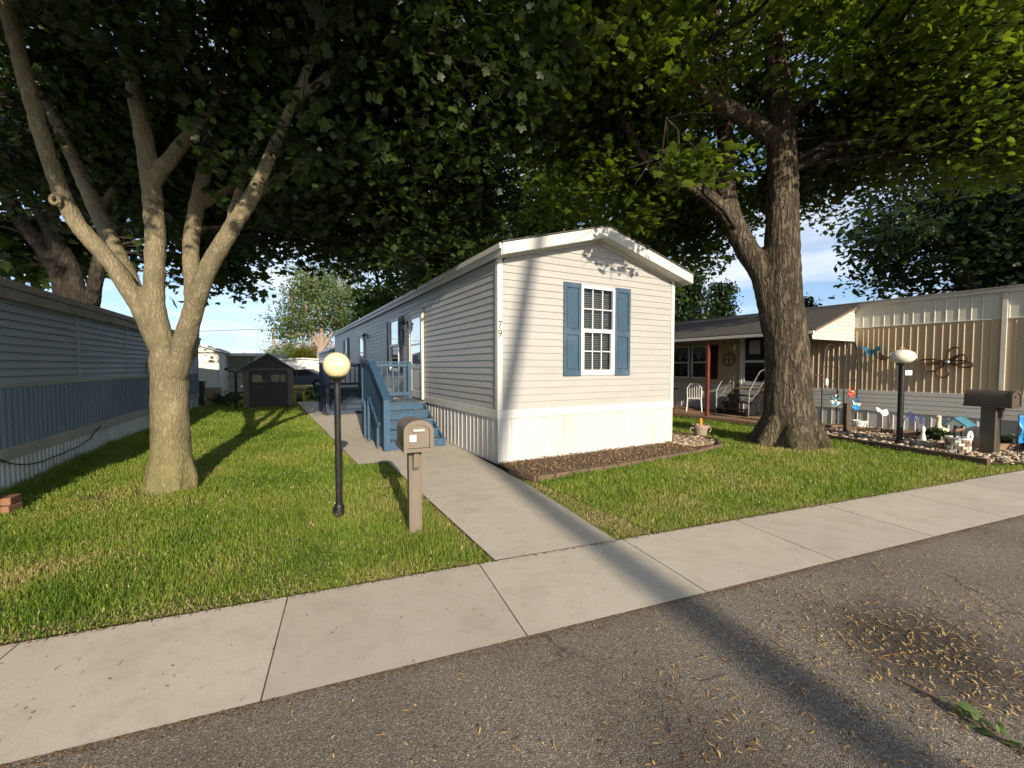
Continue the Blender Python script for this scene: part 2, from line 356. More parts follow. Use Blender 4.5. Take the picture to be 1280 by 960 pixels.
M['grey_trim'] = mat('weathered grey trim', (0.42, 0.41, 0.39), 0.6, 0.12, 3, dirt=(0.2, 0.16, 0.13), dirt_amt=0.5)
M['roof_edge'] = mat('stained roof edge', (0.30, 0.27, 0.25), 0.7, 0.15, 3, dirt=(0.12, 0.09, 0.075), dirt_amt=0.7)
M['tan_rib'] = mat('tan ribbed siding', (0.50, 0.385, 0.255), 0.55, 0.08, 1.5, 0.1, 10, stretch=(1, 1, 0.4), dirt=(0.34, 0.25, 0.17), dirt_amt=0.35)
M['cream_rib'] = mat('off white ribbed siding', (0.60, 0.585, 0.52), 0.5, 0.06, 2, dirt=(0.42, 0.39, 0.32), dirt_amt=0.4)
M['grey_band'] = mat('pale grey metal band', (0.55, 0.55, 0.53), 0.42, 0.08, 2, dirt=(0.36, 0.34, 0.3), dirt_amt=0.4)
M['wood_dark'] = mat('dark weathered timber', (0.10, 0.065, 0.045), 0.85, 0.3, 6, 0.4, 30, stretch=(4, 0.6, 4))
M['wood_brown'] = mat('brown boards', (0.24, 0.15, 0.095), 0.8, 0.25, 6, 0.4, 30, stretch=(0.6, 4, 4))
M['red_post'] = mat('red brown painted post', (0.15, 0.04, 0.028), 0.55, 0.2, 6)
M['silver'] = mat('bare aluminium tube', (0.36, 0.36, 0.35), 0.35, 0.08, 10, metal=0.7)
M['taupe'] = mat('taupe moulded plastic', (0.17, 0.14, 0.11), 0.5, 0.10, 7, 0.18, 120, stretch=(3, 3, 0.8))
M['brown_plastic'] = mat('dark brown moulded plastic', (0.075, 0.06, 0.044), 0.5, 0.15, 7, 0.2, 90)
M['sticker'] = mat('white sticker', (0.7, 0.72, 0.74), 0.4, 0.04, 30)
M['sticker_ink'] = mat('grey print', (0.25, 0.3, 0.36), 0.5, 0.1, 30)
M['globe_amber'] = mat_globe('yellowed glass globe', (0.84, 0.70, 0.42))
M['globe_white'] = mat_globe('white glass globe', (0.88, 0.83, 0.70))
M['concrete'] = mat_concrete('pale concrete', 1.0)
M['concrete_b'] = mat_concrete('slightly darker concrete', 0.93)
M['concrete_c'] = mat_concrete('slightly cleaner concrete', 1.05)
M['asphalt'] = mat_asphalt('worn asphalt')
M['soil'] = mat('soil and thatch', (0.12, 0.125, 0.035), 0.95, 0.4, 6, 0.6, 50, dirt=(0.16, 0.11, 0.05), dirt_amt=0.6, dirt_scale=1.6)
M['mulch'] = mat('brown mulch soil', (0.085, 0.055, 0.034), 0.95, 0.4, 14, 0.9, 50)
M['edging'] = mat('brown red edging', (0.125, 0.08, 0.058), 0.8, 0.2, 6, 0.4, 60, dirt=(0.20, 0.14, 0.10), dirt_amt=0.5, dirt_scale=4)
M['terracotta'] = mat('brick', (0.24, 0.12, 0.075), 0.85, 0.2, 8, 0.4, 50)
M['stone_tan'] = mat('river stone', (0.33, 0.265, 0.19), 0.75, 0.25, 5, 0.2, 60)
M['stone_brown'] = mat('brown river stone', (0.22, 0.15, 0.10), 0.75, 0.3, 5, 0.2, 60)
M['stone_pale'] = mat('pale river stone', (0.46, 0.40, 0.31), 0.7, 0.15, 5, 0.2, 60)
M['litter'] = mat('dry seeds', (0.46, 0.30, 0.115), 0.8, 0.3, 40)
M['litter_dark'] = mat('old dry leaves', (0.17, 0.10, 0.045), 0.85, 0.3, 40)
M['litter_pale'] = mat('bleached seeds', (0.56, 0.43, 0.23), 0.8, 0.2, 40)
M['shed_grey'] = mat('grey resin shed wall', (0.155, 0.14, 0.12), 0.7, 0.12, 5)
M['shed_dark'] = mat('charcoal resin door', (0.035, 0.037, 0.043), 0.6, 0.15, 5)
M['white_wall'] = mat('white painted siding', (0.72, 0.70, 0.64), 0.55, 0.05, 1.5)
M['pale_grey_wall'] = mat('pale grey siding', (0.33, 0.36, 0.41), 0.55, 0.07, 1.5)
M['plastic_white'] = mat('white plastic', (0.75, 0.74, 0.70), 0.4, 0.06, 8)
M['cream_paint'] = mat('cream painted concrete', (0.72, 0.64, 0.45), 0.7, 0.12, 14)
M['blue_bright'] = mat('bright blue plastic', (0.02, 0.24, 0.62), 0.4, 0.12, 14)
M['blue_mid'] = mat('teal blue enamel', (0.07, 0.22, 0.32), 0.45, 0.25, 14)
M['blue_navy'] = mat('navy enamel', (0.03, 0.05, 0.16), 0.45, 0.2, 14)
M['red'] = mat('red plastic', (0.42, 0.06, 0.04), 0.5, 0.15, 14)
M['maroon'] = mat('maroon cloth', (0.035, 0.006, 0.009), 0.85, 0.2, 10)
M['rust'] = mat('rusted brown metal', (0.085, 0.038, 0.022), 0.6, 0.3, 14)
M['green_plastic'] = mat('dark green plastic', (0.02, 0.04, 0.03), 0.5, 0.15, 8)
M['yellow'] = mat('yellow plastic', (0.55, 0.36, 0.02), 0.45, 0.1, 8)
M['orange'] = mat('orange plastic', (0.6, 0.2, 0.03), 0.45, 0.1, 8)
M['pot_brown'] = mat('taupe plant pot', (0.30, 0.235, 0.18), 0.6, 0.1, 6)
M['car_paint'] = mat('slate blue car paint', (0.06, 0.075, 0.105), 0.25, 0.05, 3)
M['rubber'] = mat('tyre rubber', (0.02, 0.02, 0.02), 0.8, 0.2, 10)
M['utility_wood'] = mat('grey utility pole wood', (0.30, 0.235, 0.18), 0.85, 0.2, 4, stretch=(4, 4, 0.5))
M['bark_maple'] = mat_bark('olive grey maple bark', (0.275, 0.235, 0.15), (0.185, 0.155, 0.095), (0.19, 0.19, 0.045), (34, 34, 7), 0.009)
M['bark_old'] = mat_bark('deeply furrowed bark', (0.155, 0.128, 0.092), (0.04, 0.031, 0.023), (0.15, 0.145, 0.06), (15, 15, 2.0), 0.04, 0.6)
M['bark_dark'] = mat_bark('dark bark', (0.06, 0.05, 0.04), (0.022, 0.018, 0.014), None, (9, 9, 2.5), 0.02)
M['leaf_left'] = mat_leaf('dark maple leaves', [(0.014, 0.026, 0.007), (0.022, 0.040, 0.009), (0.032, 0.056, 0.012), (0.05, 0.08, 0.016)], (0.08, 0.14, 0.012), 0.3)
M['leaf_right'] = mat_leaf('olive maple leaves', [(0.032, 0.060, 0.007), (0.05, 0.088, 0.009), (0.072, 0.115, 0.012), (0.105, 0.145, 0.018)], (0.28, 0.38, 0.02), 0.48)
M['leaf_back'] = mat_leaf('green leaves', [(0.022, 0.045, 0.01), (0.04, 0.075, 0.015), (0.065, 0.105, 0.02)], (0.12, 0.2, 0.02), 0.35)
M['leaf_fir'] = mat_leaf('dark evergreen foliage', [(0.012, 0.028, 0.012), (0.02, 0.042, 0.015), (0.034, 0.06, 0.018)], (0.06, 0.1, 0.02), 0.25)
M['leaf_pale'] = mat_leaf('pale spring leaves', [(0.075, 0.13, 0.04), (0.11, 0.17, 0.055), (0.15, 0.205, 0.075)], (0.3, 0.35, 0.08), 0.4)
M['leaf_tan'] = mat_leaf('budding tan twigs', [(0.22, 0.17, 0.08), (0.28, 0.22, 0.10), (0.33, 0.27, 0.13)], (0.3, 0.25, 0.1), 0.3)
M['leaf_gold'] = mat_leaf('golden shrub leaves', [(0.28, 0.26, 0.02), (0.38, 0.34, 0.03), (0.42, 0.38, 0.05)], (0.5, 0.45, 0.03), 0.35)
M['grass'] = mat_leaf('lawn grass', [(0.064, 0.135, 0.016), (0.132, 0.232, 0.024), (0.20, 0.305, 0.034), (0.285, 0.335, 0.06), (0.43, 0.36, 0.14), (0.50, 0.41, 0.2)], (0.34, 0.46, 0.03), 0.38, 0.5)
M['joint'] = mat('dirty paving joint', (0.10, 0.08, 0.06), 0.95, 0.3, 12)
M['straw'] = mat('dull straw', (0.33, 0.25, 0.125), 0.85, 0.3, 40)
# ---------------------------------------------------------------- ground, road, walks
RD = (math.cos(R(21)), math.sin(R(21))); RN = (-RD[1], RD[0])      # along the road, away from the road
def rp(a, n, z=0.0): return (RD[0]*a + RN[0]*n, RD[1]*a + RN[1]*n, z)
g = MB(); g.quad((-260, -260, -0.03), (260, -260, -0.03), (260, 260, -0.03), (-260, 260, -0.03))
setting(g.build('ground', M['soil']))
g = MB(); g.quad(rp(-60, -7.5, -0.0035), rp(60, -7.5, -0.0035), rp(60, 2.284, -0.0035), rp(-60, 2.284, -0.0035))
setting(g.build('road', M['asphalt']))
g = MB()
rr = random.Random(3)
for k in range(-24, 26):
    a0 = -0.41 + 1.385*k; a1 = a0 + 1.385; gp = 0.004
    n0, n1 = 2.287, 3.286
    dz = rr.uniform(0, 0.001)
    vs = [rp(a0+gp, n0, -0.09), rp(a1-gp, n0, -0.09), rp(a1-gp, n1, -0.09), rp(a0+gp, n1, -0.09),
          rp(a0+gp, n0, dz), rp(a1-gp, n0, dz), rp(a1-gp, n1, dz), rp(a0+gp, n1, dz)]
    g.cur = rr.choice((0, 0, 2, 3)); g.add(vs, [(0, 3, 2, 1), (4, 5, 6, 7)]); g.cur = 1; g.add(vs, [(0, 1, 5, 4), (1, 2, 6, 5), (2, 3, 7, 6), (3, 0, 4, 7)])
g.cur = 1; g.quad(rp(-34, 2.285, -0.0045), rp(36, 2.285, -0.0045), rp(36, 3.2, -0.0045), rp(-34, 3.2, -0.0045))
setting(g.build('sidewalk', [M['concrete'], M['joint'], M['concrete_b'], M['concrete_c']]))
# the walk beside the main home, in slabs; local frame of the home (x across, y back)
def walk_left(s):                                                  # x of the edge by the lawn
    return -1.62 + (s+3.1)*0.02 if s < 1.1 else -2.0 - max(0, (s-1.1))*0.018
def walk_right(s): return s*0.155 if s < 0 else -0.015
g = MB()
cutsy = [-2.95, -1.2, 1.1, 4.2, 7.4, 10.6, 13.0, 15.4]
for s0, s1 in zip(cutsy[:-1], cutsy[1:]):
    e = 0.004
    la, lb = walk_left(s0+e if s0 > 1.05 else s0), walk_left(s1-e-1e-3)
    if abs(s0-1.1) < .01: la = walk_left(1.11)
    ra, rb = walk_right(s0), walk_right(s1)
    pl = [(la, s0+e), (ra, s0+e), (rb, s1-e), (lb, s1-e)]
    if s0 < -2.9:                                                  # first slab meets the sidewalk at an angle
        pl = []
        for x in (la, ra):
            lo = -3.6
            for _ in range(40):
                w = loc2w(x, lo); 
                if w[0]*RN[0]+w[1]*RN[1] > 3.292: break
                lo += 0.02
            pl.append((x, lo))
        pl = [(pl[0][0], pl[0][1]), (pl[1][0], pl[1][1]), (rb, s1-e), (lb, s1-e)]
    if s0 > -2.9: g.cur = 1; g.add([loc2w(x, y, -0.009) for x, y in ((la, s0-0.02), (ra, s0-0.02), (ra, s0+0.02), (la, s0+0.02))], [(0, 1, 2, 3)]); g.cur = 0
    vs = [loc2w(x, y, -0.09) for x, y in pl] + [loc2w(x, y, -0.003) for x, y in pl]
    g.cur = 0; g.add(vs, [(3, 2, 1, 0), (4, 5, 6, 7)]); g.cur = 1; g.add(vs, [(0, 1, 5, 4), (1, 2, 6, 5), (2, 3, 7, 6), (3, 0, 4, 7)]); g.cur = 0
setting(g.build('garden_path', [M['concrete'], M['joint'], M['concrete_b'], M['concrete_c']]))
# planting bed in front of the main home
BED = [(-0.10, -0.60), (0.03, -1.12), (1.2, -1.12), (2.4, -1.05), (3.6, -0.95), (4.45, -0.80), (4.95, -0.40), (5.05, 0.15), (4.75, 0.65), (4.06, 0.75), (4.06, 0.0), (-0.02, 0.0)]
g = MB(); vs = [loc2w(x, y, 0.02) for x, y in BED]; g.add(vs, [tuple(range(len(vs)))])
setting(g.build('planting_bed', M['mulch']))
def in_poly(px, py, poly):
    inside = np.zeros(len(px), dtype=bool); j = len(poly)-1
    for i in range(len(poly)):
        xi, yi = poly[i][:2]; xj, yj = poly[j][:2]
        c = ((yi > py) != (yj > py)) & (px < (xj-xi)*(py-yi)/(yj-yi+1e-12)+xi)
        inside ^= c; j = i
    return inside
BEDW = [loc2w(x, y) for x, y in BED]
ROCK = [(6.75, 10.15), (7.3, 8.6), (7.80, 6.98), (8.6, 6.85), (9.9, 7.35), (11.6, 7.7), (10.9, 8.35), (9.12, 11.45), (8.2, 11.6)]
g = MB(); g.add([(x, y, 0.012) for x, y in ROCK], [tuple(range(len(ROCK)))])
setting(g.build('rock_bed', M['mulch']))
# edging along the bed: short scalloped blocks set end to end
eg = MB()
pts = [(-0.16, -0.48)] + BED[1:10]
pts = [(-0.13, -0.62), (0.0, -1.16), (1.2, -1.17), (2.4, -1.10), (3.6, -1.0), (4.48, -0.85), (5.0, -0.43), (5.10, 0.17), (4.8, 0.70), (4.2, 0.82)]
for (xa, ya), (xb, yb) in zip(pts[:-1], pts[1:]):
    l = math.hypot(xb-xa, yb-ya); n = max(1, round(l/0.30))
    for k in range(n):
        t0, t1 = k/n, (k+1)/n
        a = loc2w(xa+(xb-xa)*t0, ya+(yb-ya)*t0, 0.03); b = loc2w(xa+(xb-xa)*(t1-0.012), ya+(yb-ya)*(t1-0.012), 0.03)
        h = 0.09 + rr.uniform(-0.008, 0.008)
        eg.beam(a, b, 0.07, h)
tag(eg.build('garden_edging', M['edging'], bevel=0.016), 'low brown red edging curving round the mulch bed before the cream home', 'edging')
tb = MB()
for (a, b) in zip([(6.70, 10.2), (7.28, 8.62)], [(7.27, 8.66), (7.80, 6.95)]):
    tb.beam((a[0], a[1], 0.04), (b[0], b[1], 0.03), 0.10, 0.11)
tag(tb.build('border_timber', M['wood_dark'], bevel=0.01), 'dark timber border between the lawn and the river stones', 'timber')
tb = MB(); tb.beam((8.15, 8.15, 0.07), (10.1, 8.05, 0.07), 0.13, 0.13)
tag(tb.build('border_timber', M['wood_brown'], bevel=0.012), 'brown weathered timber lying behind the dark mailbox post', 'timber')
tb = MB(); tb.beam((8.0, 10.9, 0.06), (9.45, 9.55, 0.06), 0.13, 0.12)
tag(tb.build('border_timber', M['wood_brown'], bevel=0.012), 'brown timber lying along the white skirting behind the globe lamp', 'timber')
# ---------------------------------------------------------------- main home
home = thing('mobile_home', 'cream clapboard mobile home with blue shutters and the number 79', 'mobile home', (HC[0], HC[1], 0), ANG)
W, LEN = 4.06, 20.6
ZS, ZB, ZE, ZA = 0.745, 0.885, 3.34, 3.87                           # skirt top, band top, eave, apex of the wall
fF = lambda a, z, o: (a, -o, z)                                     # front wall, faces the road
fL = lambda a, z, o: (-o, a, z)                                     # long wall, faces the walk
def roofspan(z):
    if z <= ZE: return (0.05, W-0.05)
    t = (z-ZE)/(ZA-ZE); return (0.05+(W/2-0.05)*t, W-0.05-(W/2-0.05)*t)
WIN = (1.66, 2.46, 1.44, 3.06)
m = MB(); lap_wall(m, fF, 0, W, ZB, ZA, 0.118, 0.017, hole=WIN, span=roofspan)
m.build('front_siding', M['siding'], home)
m = MB(); lap_wall(m, fL, 0.0, LEN, ZB, ZE, 0.118, 0.016)
m.build('side_siding', M['siding_side'], home)
m = MB()                                                            # plain faces one does not see from the road
m.quad((W, 0, 0), (W, LEN, 0), (W, LEN, ZE), (W, 0, ZE))
m.add([(0, LEN, 0), (W, LEN, 0), (W, LEN, ZE), (W/2, LEN, ZA), (0, LEN, ZE)], [(0, 1, 2, 3, 4)])
m.quad((W+0.001, 0.3, ZB), (W+0.012, 0.3, ZB), (W+0.012, LEN, ZB), (W+0.001, LEN, ZB))
m.build('far_siding', M['siding_side'], home)
m = MB()
rib_wall(m, fF, 0.0, W, 0.0, ZS, 0.15, 0.020, 0.013, jitter=0.35, double=True)
m.box(0.0, W, -0.026, -0.001, 0.0, 0.03)
rib_wall(m, fL, 0.0, LEN, 0.0, ZS, 0.20, 0.026, 0.010, jitter=0.2)
m.box(-0.018, -0.001, 0.0, LEN, 0.0, 0.03)
m.build('skirting', M['skirt'], home)
m = MB()
m.box(-0.03, W+0.03, -0.030, 0.0, ZS-0.005, ZB); m.box(-0.03, 0.0, 0.002, LEN, ZS-0.005, ZB)
m.box(-0.028, 0.062, -0.028, -0.0005, ZB+0.001, ZE-0.001); m.box(-0.028, 0.0, 0.0, 0.065, ZB+0.001, ZE-0.001)
m.box(W-0.06, W+0.028, -0.028, 0.06, ZB+0.001, ZE-0.001)
for x in (0.0, W): m.box(x-0.02, x+0.02, -0.021, -0.002, 0.0, ZS-0.006)
# frieze boards under the rake
for sx in (0, 1):
    x0, x1 = (0.0, W/2) if sx == 0 else (W, W/2)
    m.prism([(x0, ZE-0.02), (x0, ZE+0.05), (x1, ZA+0.045), (x1, ZA-0.02)], lambda a, b, t: (a, t, b), -0.026, -0.002)
m.build('corner_trim', M['white_trim'], home, bevel=0.004)
# roof: two slopes, rake and eave boards, soffit
OV, EL, ER = 0.30, 0.07, 0.24
zl = ZE - EL*0.26 ; zr = ZE - ER*0.26
m = MB()
for x0, z0 in ((-EL-0.02, zl+0.20), (W+ER+0.02, zr+0.20)):
    xa, za = W/2, ZA+0.225
    m.add([(x0, -OV-0.02, z0), (xa, -OV-0.02, za), (xa, LEN+OV, za), (x0, LEN+OV, z0),
           (x0, -OV-0.02, z0-0.02), (xa, -OV-0.02, za-0.02), (xa, LEN+OV, za-0.02), (x0, LEN+OV, z0-0.02)],
          [(0, 1, 2, 3), (7, 6, 5, 4), (0, 4, 5, 1), (1, 5, 6, 2), (2, 6, 7, 3), (3, 7, 4, 0)])
m.build('roof', M['shingle'], home)
m = MB()
for sx in (0, 1):
    x0, z0 = (-EL, zl) if sx == 0 else (W+ER, zr)
    m.prism([(x0, z0), (x0, z0+0.178), (W/2, ZA+0.203), (W/2, ZA+0.015)], lambda a, b, t: (a, t, b), -OV, -OV+0.03)
m.box(-EL-0.012, -EL+0.02, -OV+0.031, LEN+OV, zl-0.005, zl+0.175)      # eave board along the walk
m.box(-EL-0.05, -EL-0.012, -OV+0.02, LEN+OV, zl+0.09, zl+0.178)         # gutter lip
m.box(W+ER-0.02, W+ER, -OV+0.031, LEN+OV, zr-0.005, zr+0.175)
m.build('fascia', M['white_trim'], home, bevel=0.004)
m = MB()
for sx in (0, 1):
    x0, z0, = (-EL+0.02, zl+0.012) if sx == 0 else (W+ER-0.02, zr+0.012)
    xa, za = W/2, ZA+0.028
    n = 14
    for k in range(n):                                              # soffit strips with seams
        t0, t1 = k/n, (k+0.93)/n
        p = lambda t: (x0+(xa-x0)*t, z0+(za-z0)*t)
        (xA, zA), (xB, zB) = p(t0), p(t1)
        m.quad((xA, -OV+0.03, zA), (xB, -OV+0.03, zB), (xB, 0.0, zB), (xA, 0.0, zA))
    m.quad((x0, -OV+0.03, z0+0.012), (xa, -OV+0.03, za+0.012), (xa, 0, za+0.012), (x0, 0, z0+0.012))
m.quad((W, 0, zr+0.07), (W+ER-0.02, 0, zr+0.012), (W+ER-0.02, LEN, zr+0.012), (W, LEN, zr+0.07))
m.build('soffit', M['white_trim'], home)

def sash_window(parent, f, a0, a1, z0, z1, muntins=True, blinds=True, fw=0.055, depth=0.03, name='window', recess=0.10, room='dark_room', cols=3):
    """double-hung window: frame with bars, sill, panes, blinds and a dark room behind"""
    m = MB()
    def bx(p, q, r, s, o0, o1): 
        P = [f(p, r, o0), f(q, s, o1)]
        x0, x1 = sorted((P[0][0], P[1][0])); y0, y1 = sorted((P[0][1], P[1][1]))
        m.box(x0, x1, y0, y1, min(r, s), max(r, s))
    zm = z0 + (z1-z0)*0.5
    bx(a0, a0+fw, z0, z1, -0.02, depth); bx(a1-fw, a1, z0, z1, -0.02, depth)
    bx(a0+fw, a1-fw, z1-fw, z1, -0.02, depth); bx(a0+fw, a1-fw, z0, z0+fw*1.3, -0.02, depth)
    bx(a0+fw, a1-fw, zm-0.035, zm+0.035, -0.02, depth-0.006)
    iw = 0.028                                                      # lower sash set in a little
    bx(a0+fw, a0+fw+iw, z0+fw*1.3, zm-0.035, -0.03, depth-0.014); bx(a1-fw-iw, a1-fw, z0+fw*1.3, zm-0.035, -0.03, depth-0.014)
    bx(a0+fw+iw, a1-fw-iw, z0+fw*1.3, z0+fw*1.3+iw, -0.03, depth-0.014)
    w = m.build(name, M['frame_white'], parent, bevel=0.003)
    if muntins:
        m = MB()
        for zz0, zz1, e in ((zm+0.035, z1-fw, 0.0), (z0+fw*1.3+iw, zm-0.035, iw)):
            A0, A1 = a0+fw+e, a1-fw-e
            for k in range(1, cols):
                a = A0+(A1-A0)*k/cols; bx(a-0.009, a+0.009, zz0, zz1, -0.012-e*0.5, 0.006-e*0.5)
            zc = (zz0+zz1)/2
            for k in range(cols):
                pa = A0+(A1-A0)*k/cols+(0.009 if k else 0); pb = A0+(A1-A0)*(k+1)/cols-(0.009 if k < cols-1 else 0)
                bx(pa, pb, zc-0.009, zc+0.009, -0.012-e*0.5, 0.006-e*0.5)
        m.build('muntin', M['frame_white'], w)
    m = MB()
    m.quad(f(a0+fw, zm, -0.005), f(a1-fw, zm, -0.005), f(a1-fw, z1-fw, -0.005), f(a0+fw, z1-fw, -0.005))
    m.quad(f(a0+fw, z0+fw, -0.022), f(a1-fw, z0+fw, -0.022), f(a1-fw, zm, -0.022), f(a0+fw, zm, -0.022))
    m.build('pane', M['glass'], w)
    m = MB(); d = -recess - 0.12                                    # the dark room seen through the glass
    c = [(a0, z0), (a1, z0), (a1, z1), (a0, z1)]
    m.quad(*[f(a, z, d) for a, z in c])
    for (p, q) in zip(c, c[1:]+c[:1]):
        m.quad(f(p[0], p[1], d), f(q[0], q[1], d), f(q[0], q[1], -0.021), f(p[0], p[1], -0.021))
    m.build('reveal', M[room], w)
    if blinds:
        m = MB(); z = z0+0.08; rr2 = random.Random(5)
        b1 = a1-fw if blinds != 'part' else a1-fw-0.0
        while z < z1-0.08:
            t = 0.010
            m.quad(f(a0+fw, z-t, -0.105), f(b1, z-t+rr2.uniform(-.002, .002), -0.105), f(b1, z+t, -0.075), f(a0+fw, z+t, -0.075)); z += 0.042
        m.build('blind', M['blind'], w)
    return w
def panel_shutter(parent, f, a0, a1, z0, z1, mt, name='shutter'):
    m = MB()
    def bx(p, q, r, s, o0, o1):
        P = [f(p, r, o0), f(q, s, o1)]
        x0, x1 = sorted((P[0][0], P[1][0])); y0, y1 = sorted((P[0][1], P[1][1])); m.box(x0, x1, y0, y1, min(r, s), max(r, s))
    st = min(0.055, (a1-a0)*0.2); zm = z0+(z1-z0)*0.47
    bx(a0, a0+st, z0, z1, 0.006, 0.045); bx(a1-st, a1, z0, z1, 0.006, 0.045)
    for r, s in ((z0, z0+0.10), (zm-0.045, zm+0.045), (z1-0.09, z1)): bx(a0+st, a1-st, r, s, 0.006, 0.045)
    for r, s in ((z0+0.10, zm-0.045), (zm+0.045, z1-0.09)):
        bx(a0+st, a1-st, r, s, 0.006, 0.024)
        bx(a0+st+0.03, a1-st-0.03, r+0.03, s-0.03, 0.0241, 0.036)
    return m.build(name, mt, parent, bevel=0.005)
sash_window(home, fF, *WIN, blinds='part', depth=0.034)
panel_shutter(home, fF, 1.275, 1.655, 1.43, 3.08, M['shutter'])
panel_shutter(home, fF, 2.465, 2.845, 1.43, 3.08, M['shutter'])
# long side: windows with black shutters, storm doors, coach lamps
out = 0.05
fLp = lambda a, z, o: (-o-0.035, a, z)
def side_window(s0, s1, z0, z1):
    sash_window(home, fLp, s0, s1, z0, z1, muntins=False, blinds=False, depth=0.03, recess=-0.095)
def storm_door(s0, s1, z0, z1):
    m = MB()
    m.box(-0.075, -0.016, s0, s0+0.07, z0, z1); m.box(-0.075, -0.016, s1-0.07, s1, z0, z1); m.box(-0.075, -0.016, s0+0.07, s1-0.07, z1-0.07, z1)
    fr = m.build('door_frame', M['white_trim'], home, bevel=0.004)
    m = MB(); a, b = s0+0.072, s1-0.072
    t = 0.11
    m.box(-0.055, -0.016, a, a+t, z0+0.02, z1-0.072); m.box(-0.055, -0.016, b-t, b, z0+0.02, z1-0.072)
    zc = z0+0.80
    m.box(-0.055, -0.016, a+t, b-t, z1-0.072-t, z1-0.072); m.box(-0.055, -0.016, a+t, b-t, z0+0.02, z0+0.2); m.box(-0.055, -0.016, a+t, b-t, zc-0.06, zc+0.06)
    m.box(-0.040, -0.016, a+t, b-t, z0+0.2, zc-0.06); m.box(-0.05, -0.0401, a+t+0.04, b-t-0.04, z0+0.24, zc-0.10)
    m.box(-0.055, -0.016, a+t, b-t, zc+0.53, zc+0.57)
    d = m.build('door', M['door_white'], home, bevel=0.004)
    m = MB(); m.quad((-0.045, a+t, zc+0.06), (-0.045, b-t, zc+0.06), (-0.045, b-t, z1-0.072-t), (-0.045, a+t, z1-0.072-t)); m.build('pane', M['glass'], d)
    m = MB(); m.quad((-0.02, a+t, zc+0.06), (-0.02, b-t, zc+0.06), (-0.02, b-t, z1-0.072-t), (-0.02, a+t, z1-0.072-t)); m.build('inner_door', M['shutter_dark'], d)
    m = MB(); m.tube([(-0.056, a+0.055, zc+0.10), (-0.10, a+0.055, zc+0.10), (-0.10, a+0.055, zc+0.24), (-0.056, a+0.055, zc+0.24)], 0.010, 8); m.build('handle', M['black_metal'], d, smooth=True)
def coach_lamp(s, z):
    m = MB(); m.box(-0.035, -0.016, s-0.045, s+0.045, z-0.09, z+0.09)
    m.tube([(-0.03, s, z+0.03), (-0.09, s, z+0.12), (-0.15, s, z+0.09)], 0.011, 8)
    m.lathe([(0.02, 0.10), (0.085, 0.03), (0.09, 0.0), (0.01, 0.0)], 8, (-0.15, s, z))
    m.lathe([(0.055, -0.17), (0.07, -0.155), (0.03, -0.16)], 8, (-0.15, s, z))
    for k in range(4):
        c, d = math.cos(k*math.pi/2+.78), math.sin(k*math.pi/2+.78)
        m.tube([(-0.15+0.07*c, s+0.07*d, z), (-0.15+0.055*c, s+0.055*d, z-0.165)], 0.006, 5)
    l = m.build('wall_lamp', M['black_metal'], home)
    m = MB(); m.lathe([(0.05, -0.155), (0.064, -0.002)], 8, (-0.15, s, z)); m.build('lamp_glass', M['glass'], l)
storm_door(3.85, 4.95, 0.80, 2.98)
side_window(6.05, 7.15, 1.45, 2.98)
panel_shutter(home, fL, 5.66, 6.04, 1.43, 3.0, M['shutter_dark']); panel_shutter(home, fL, 7.16, 7.54, 1.43, 3.0, M['shutter_dark'])
coach_lamp(5.25, 2.72)
storm_door(11.3, 12.4, 0.80, 2.90)
coach_lamp(10.75, 2.74)
side_window(15.6, 16.6, 1.45, 2.95)
panel_shutter(home, fL, 15.2, 15.58, 1.43, 2.97, M['shutter_dark']); panel_shutter(home, fL, 16.62, 17.0, 1.43, 2.97, M['shutter_dark'])
# the number on the corner board, one figure above the other
for ch, z in (('7', 2.265), ('9', 2.125)):
    text_mesh('house_number', ch, 0.17, M['black_metal'], home, Matrix.Translation((0.017, -0.0285, z)) @ Matrix.Rotation(math.pi/2, 4, 'X') @ Matrix.Diagonal((0.9, 1.0, 1.0, 1.0)), 0.003)

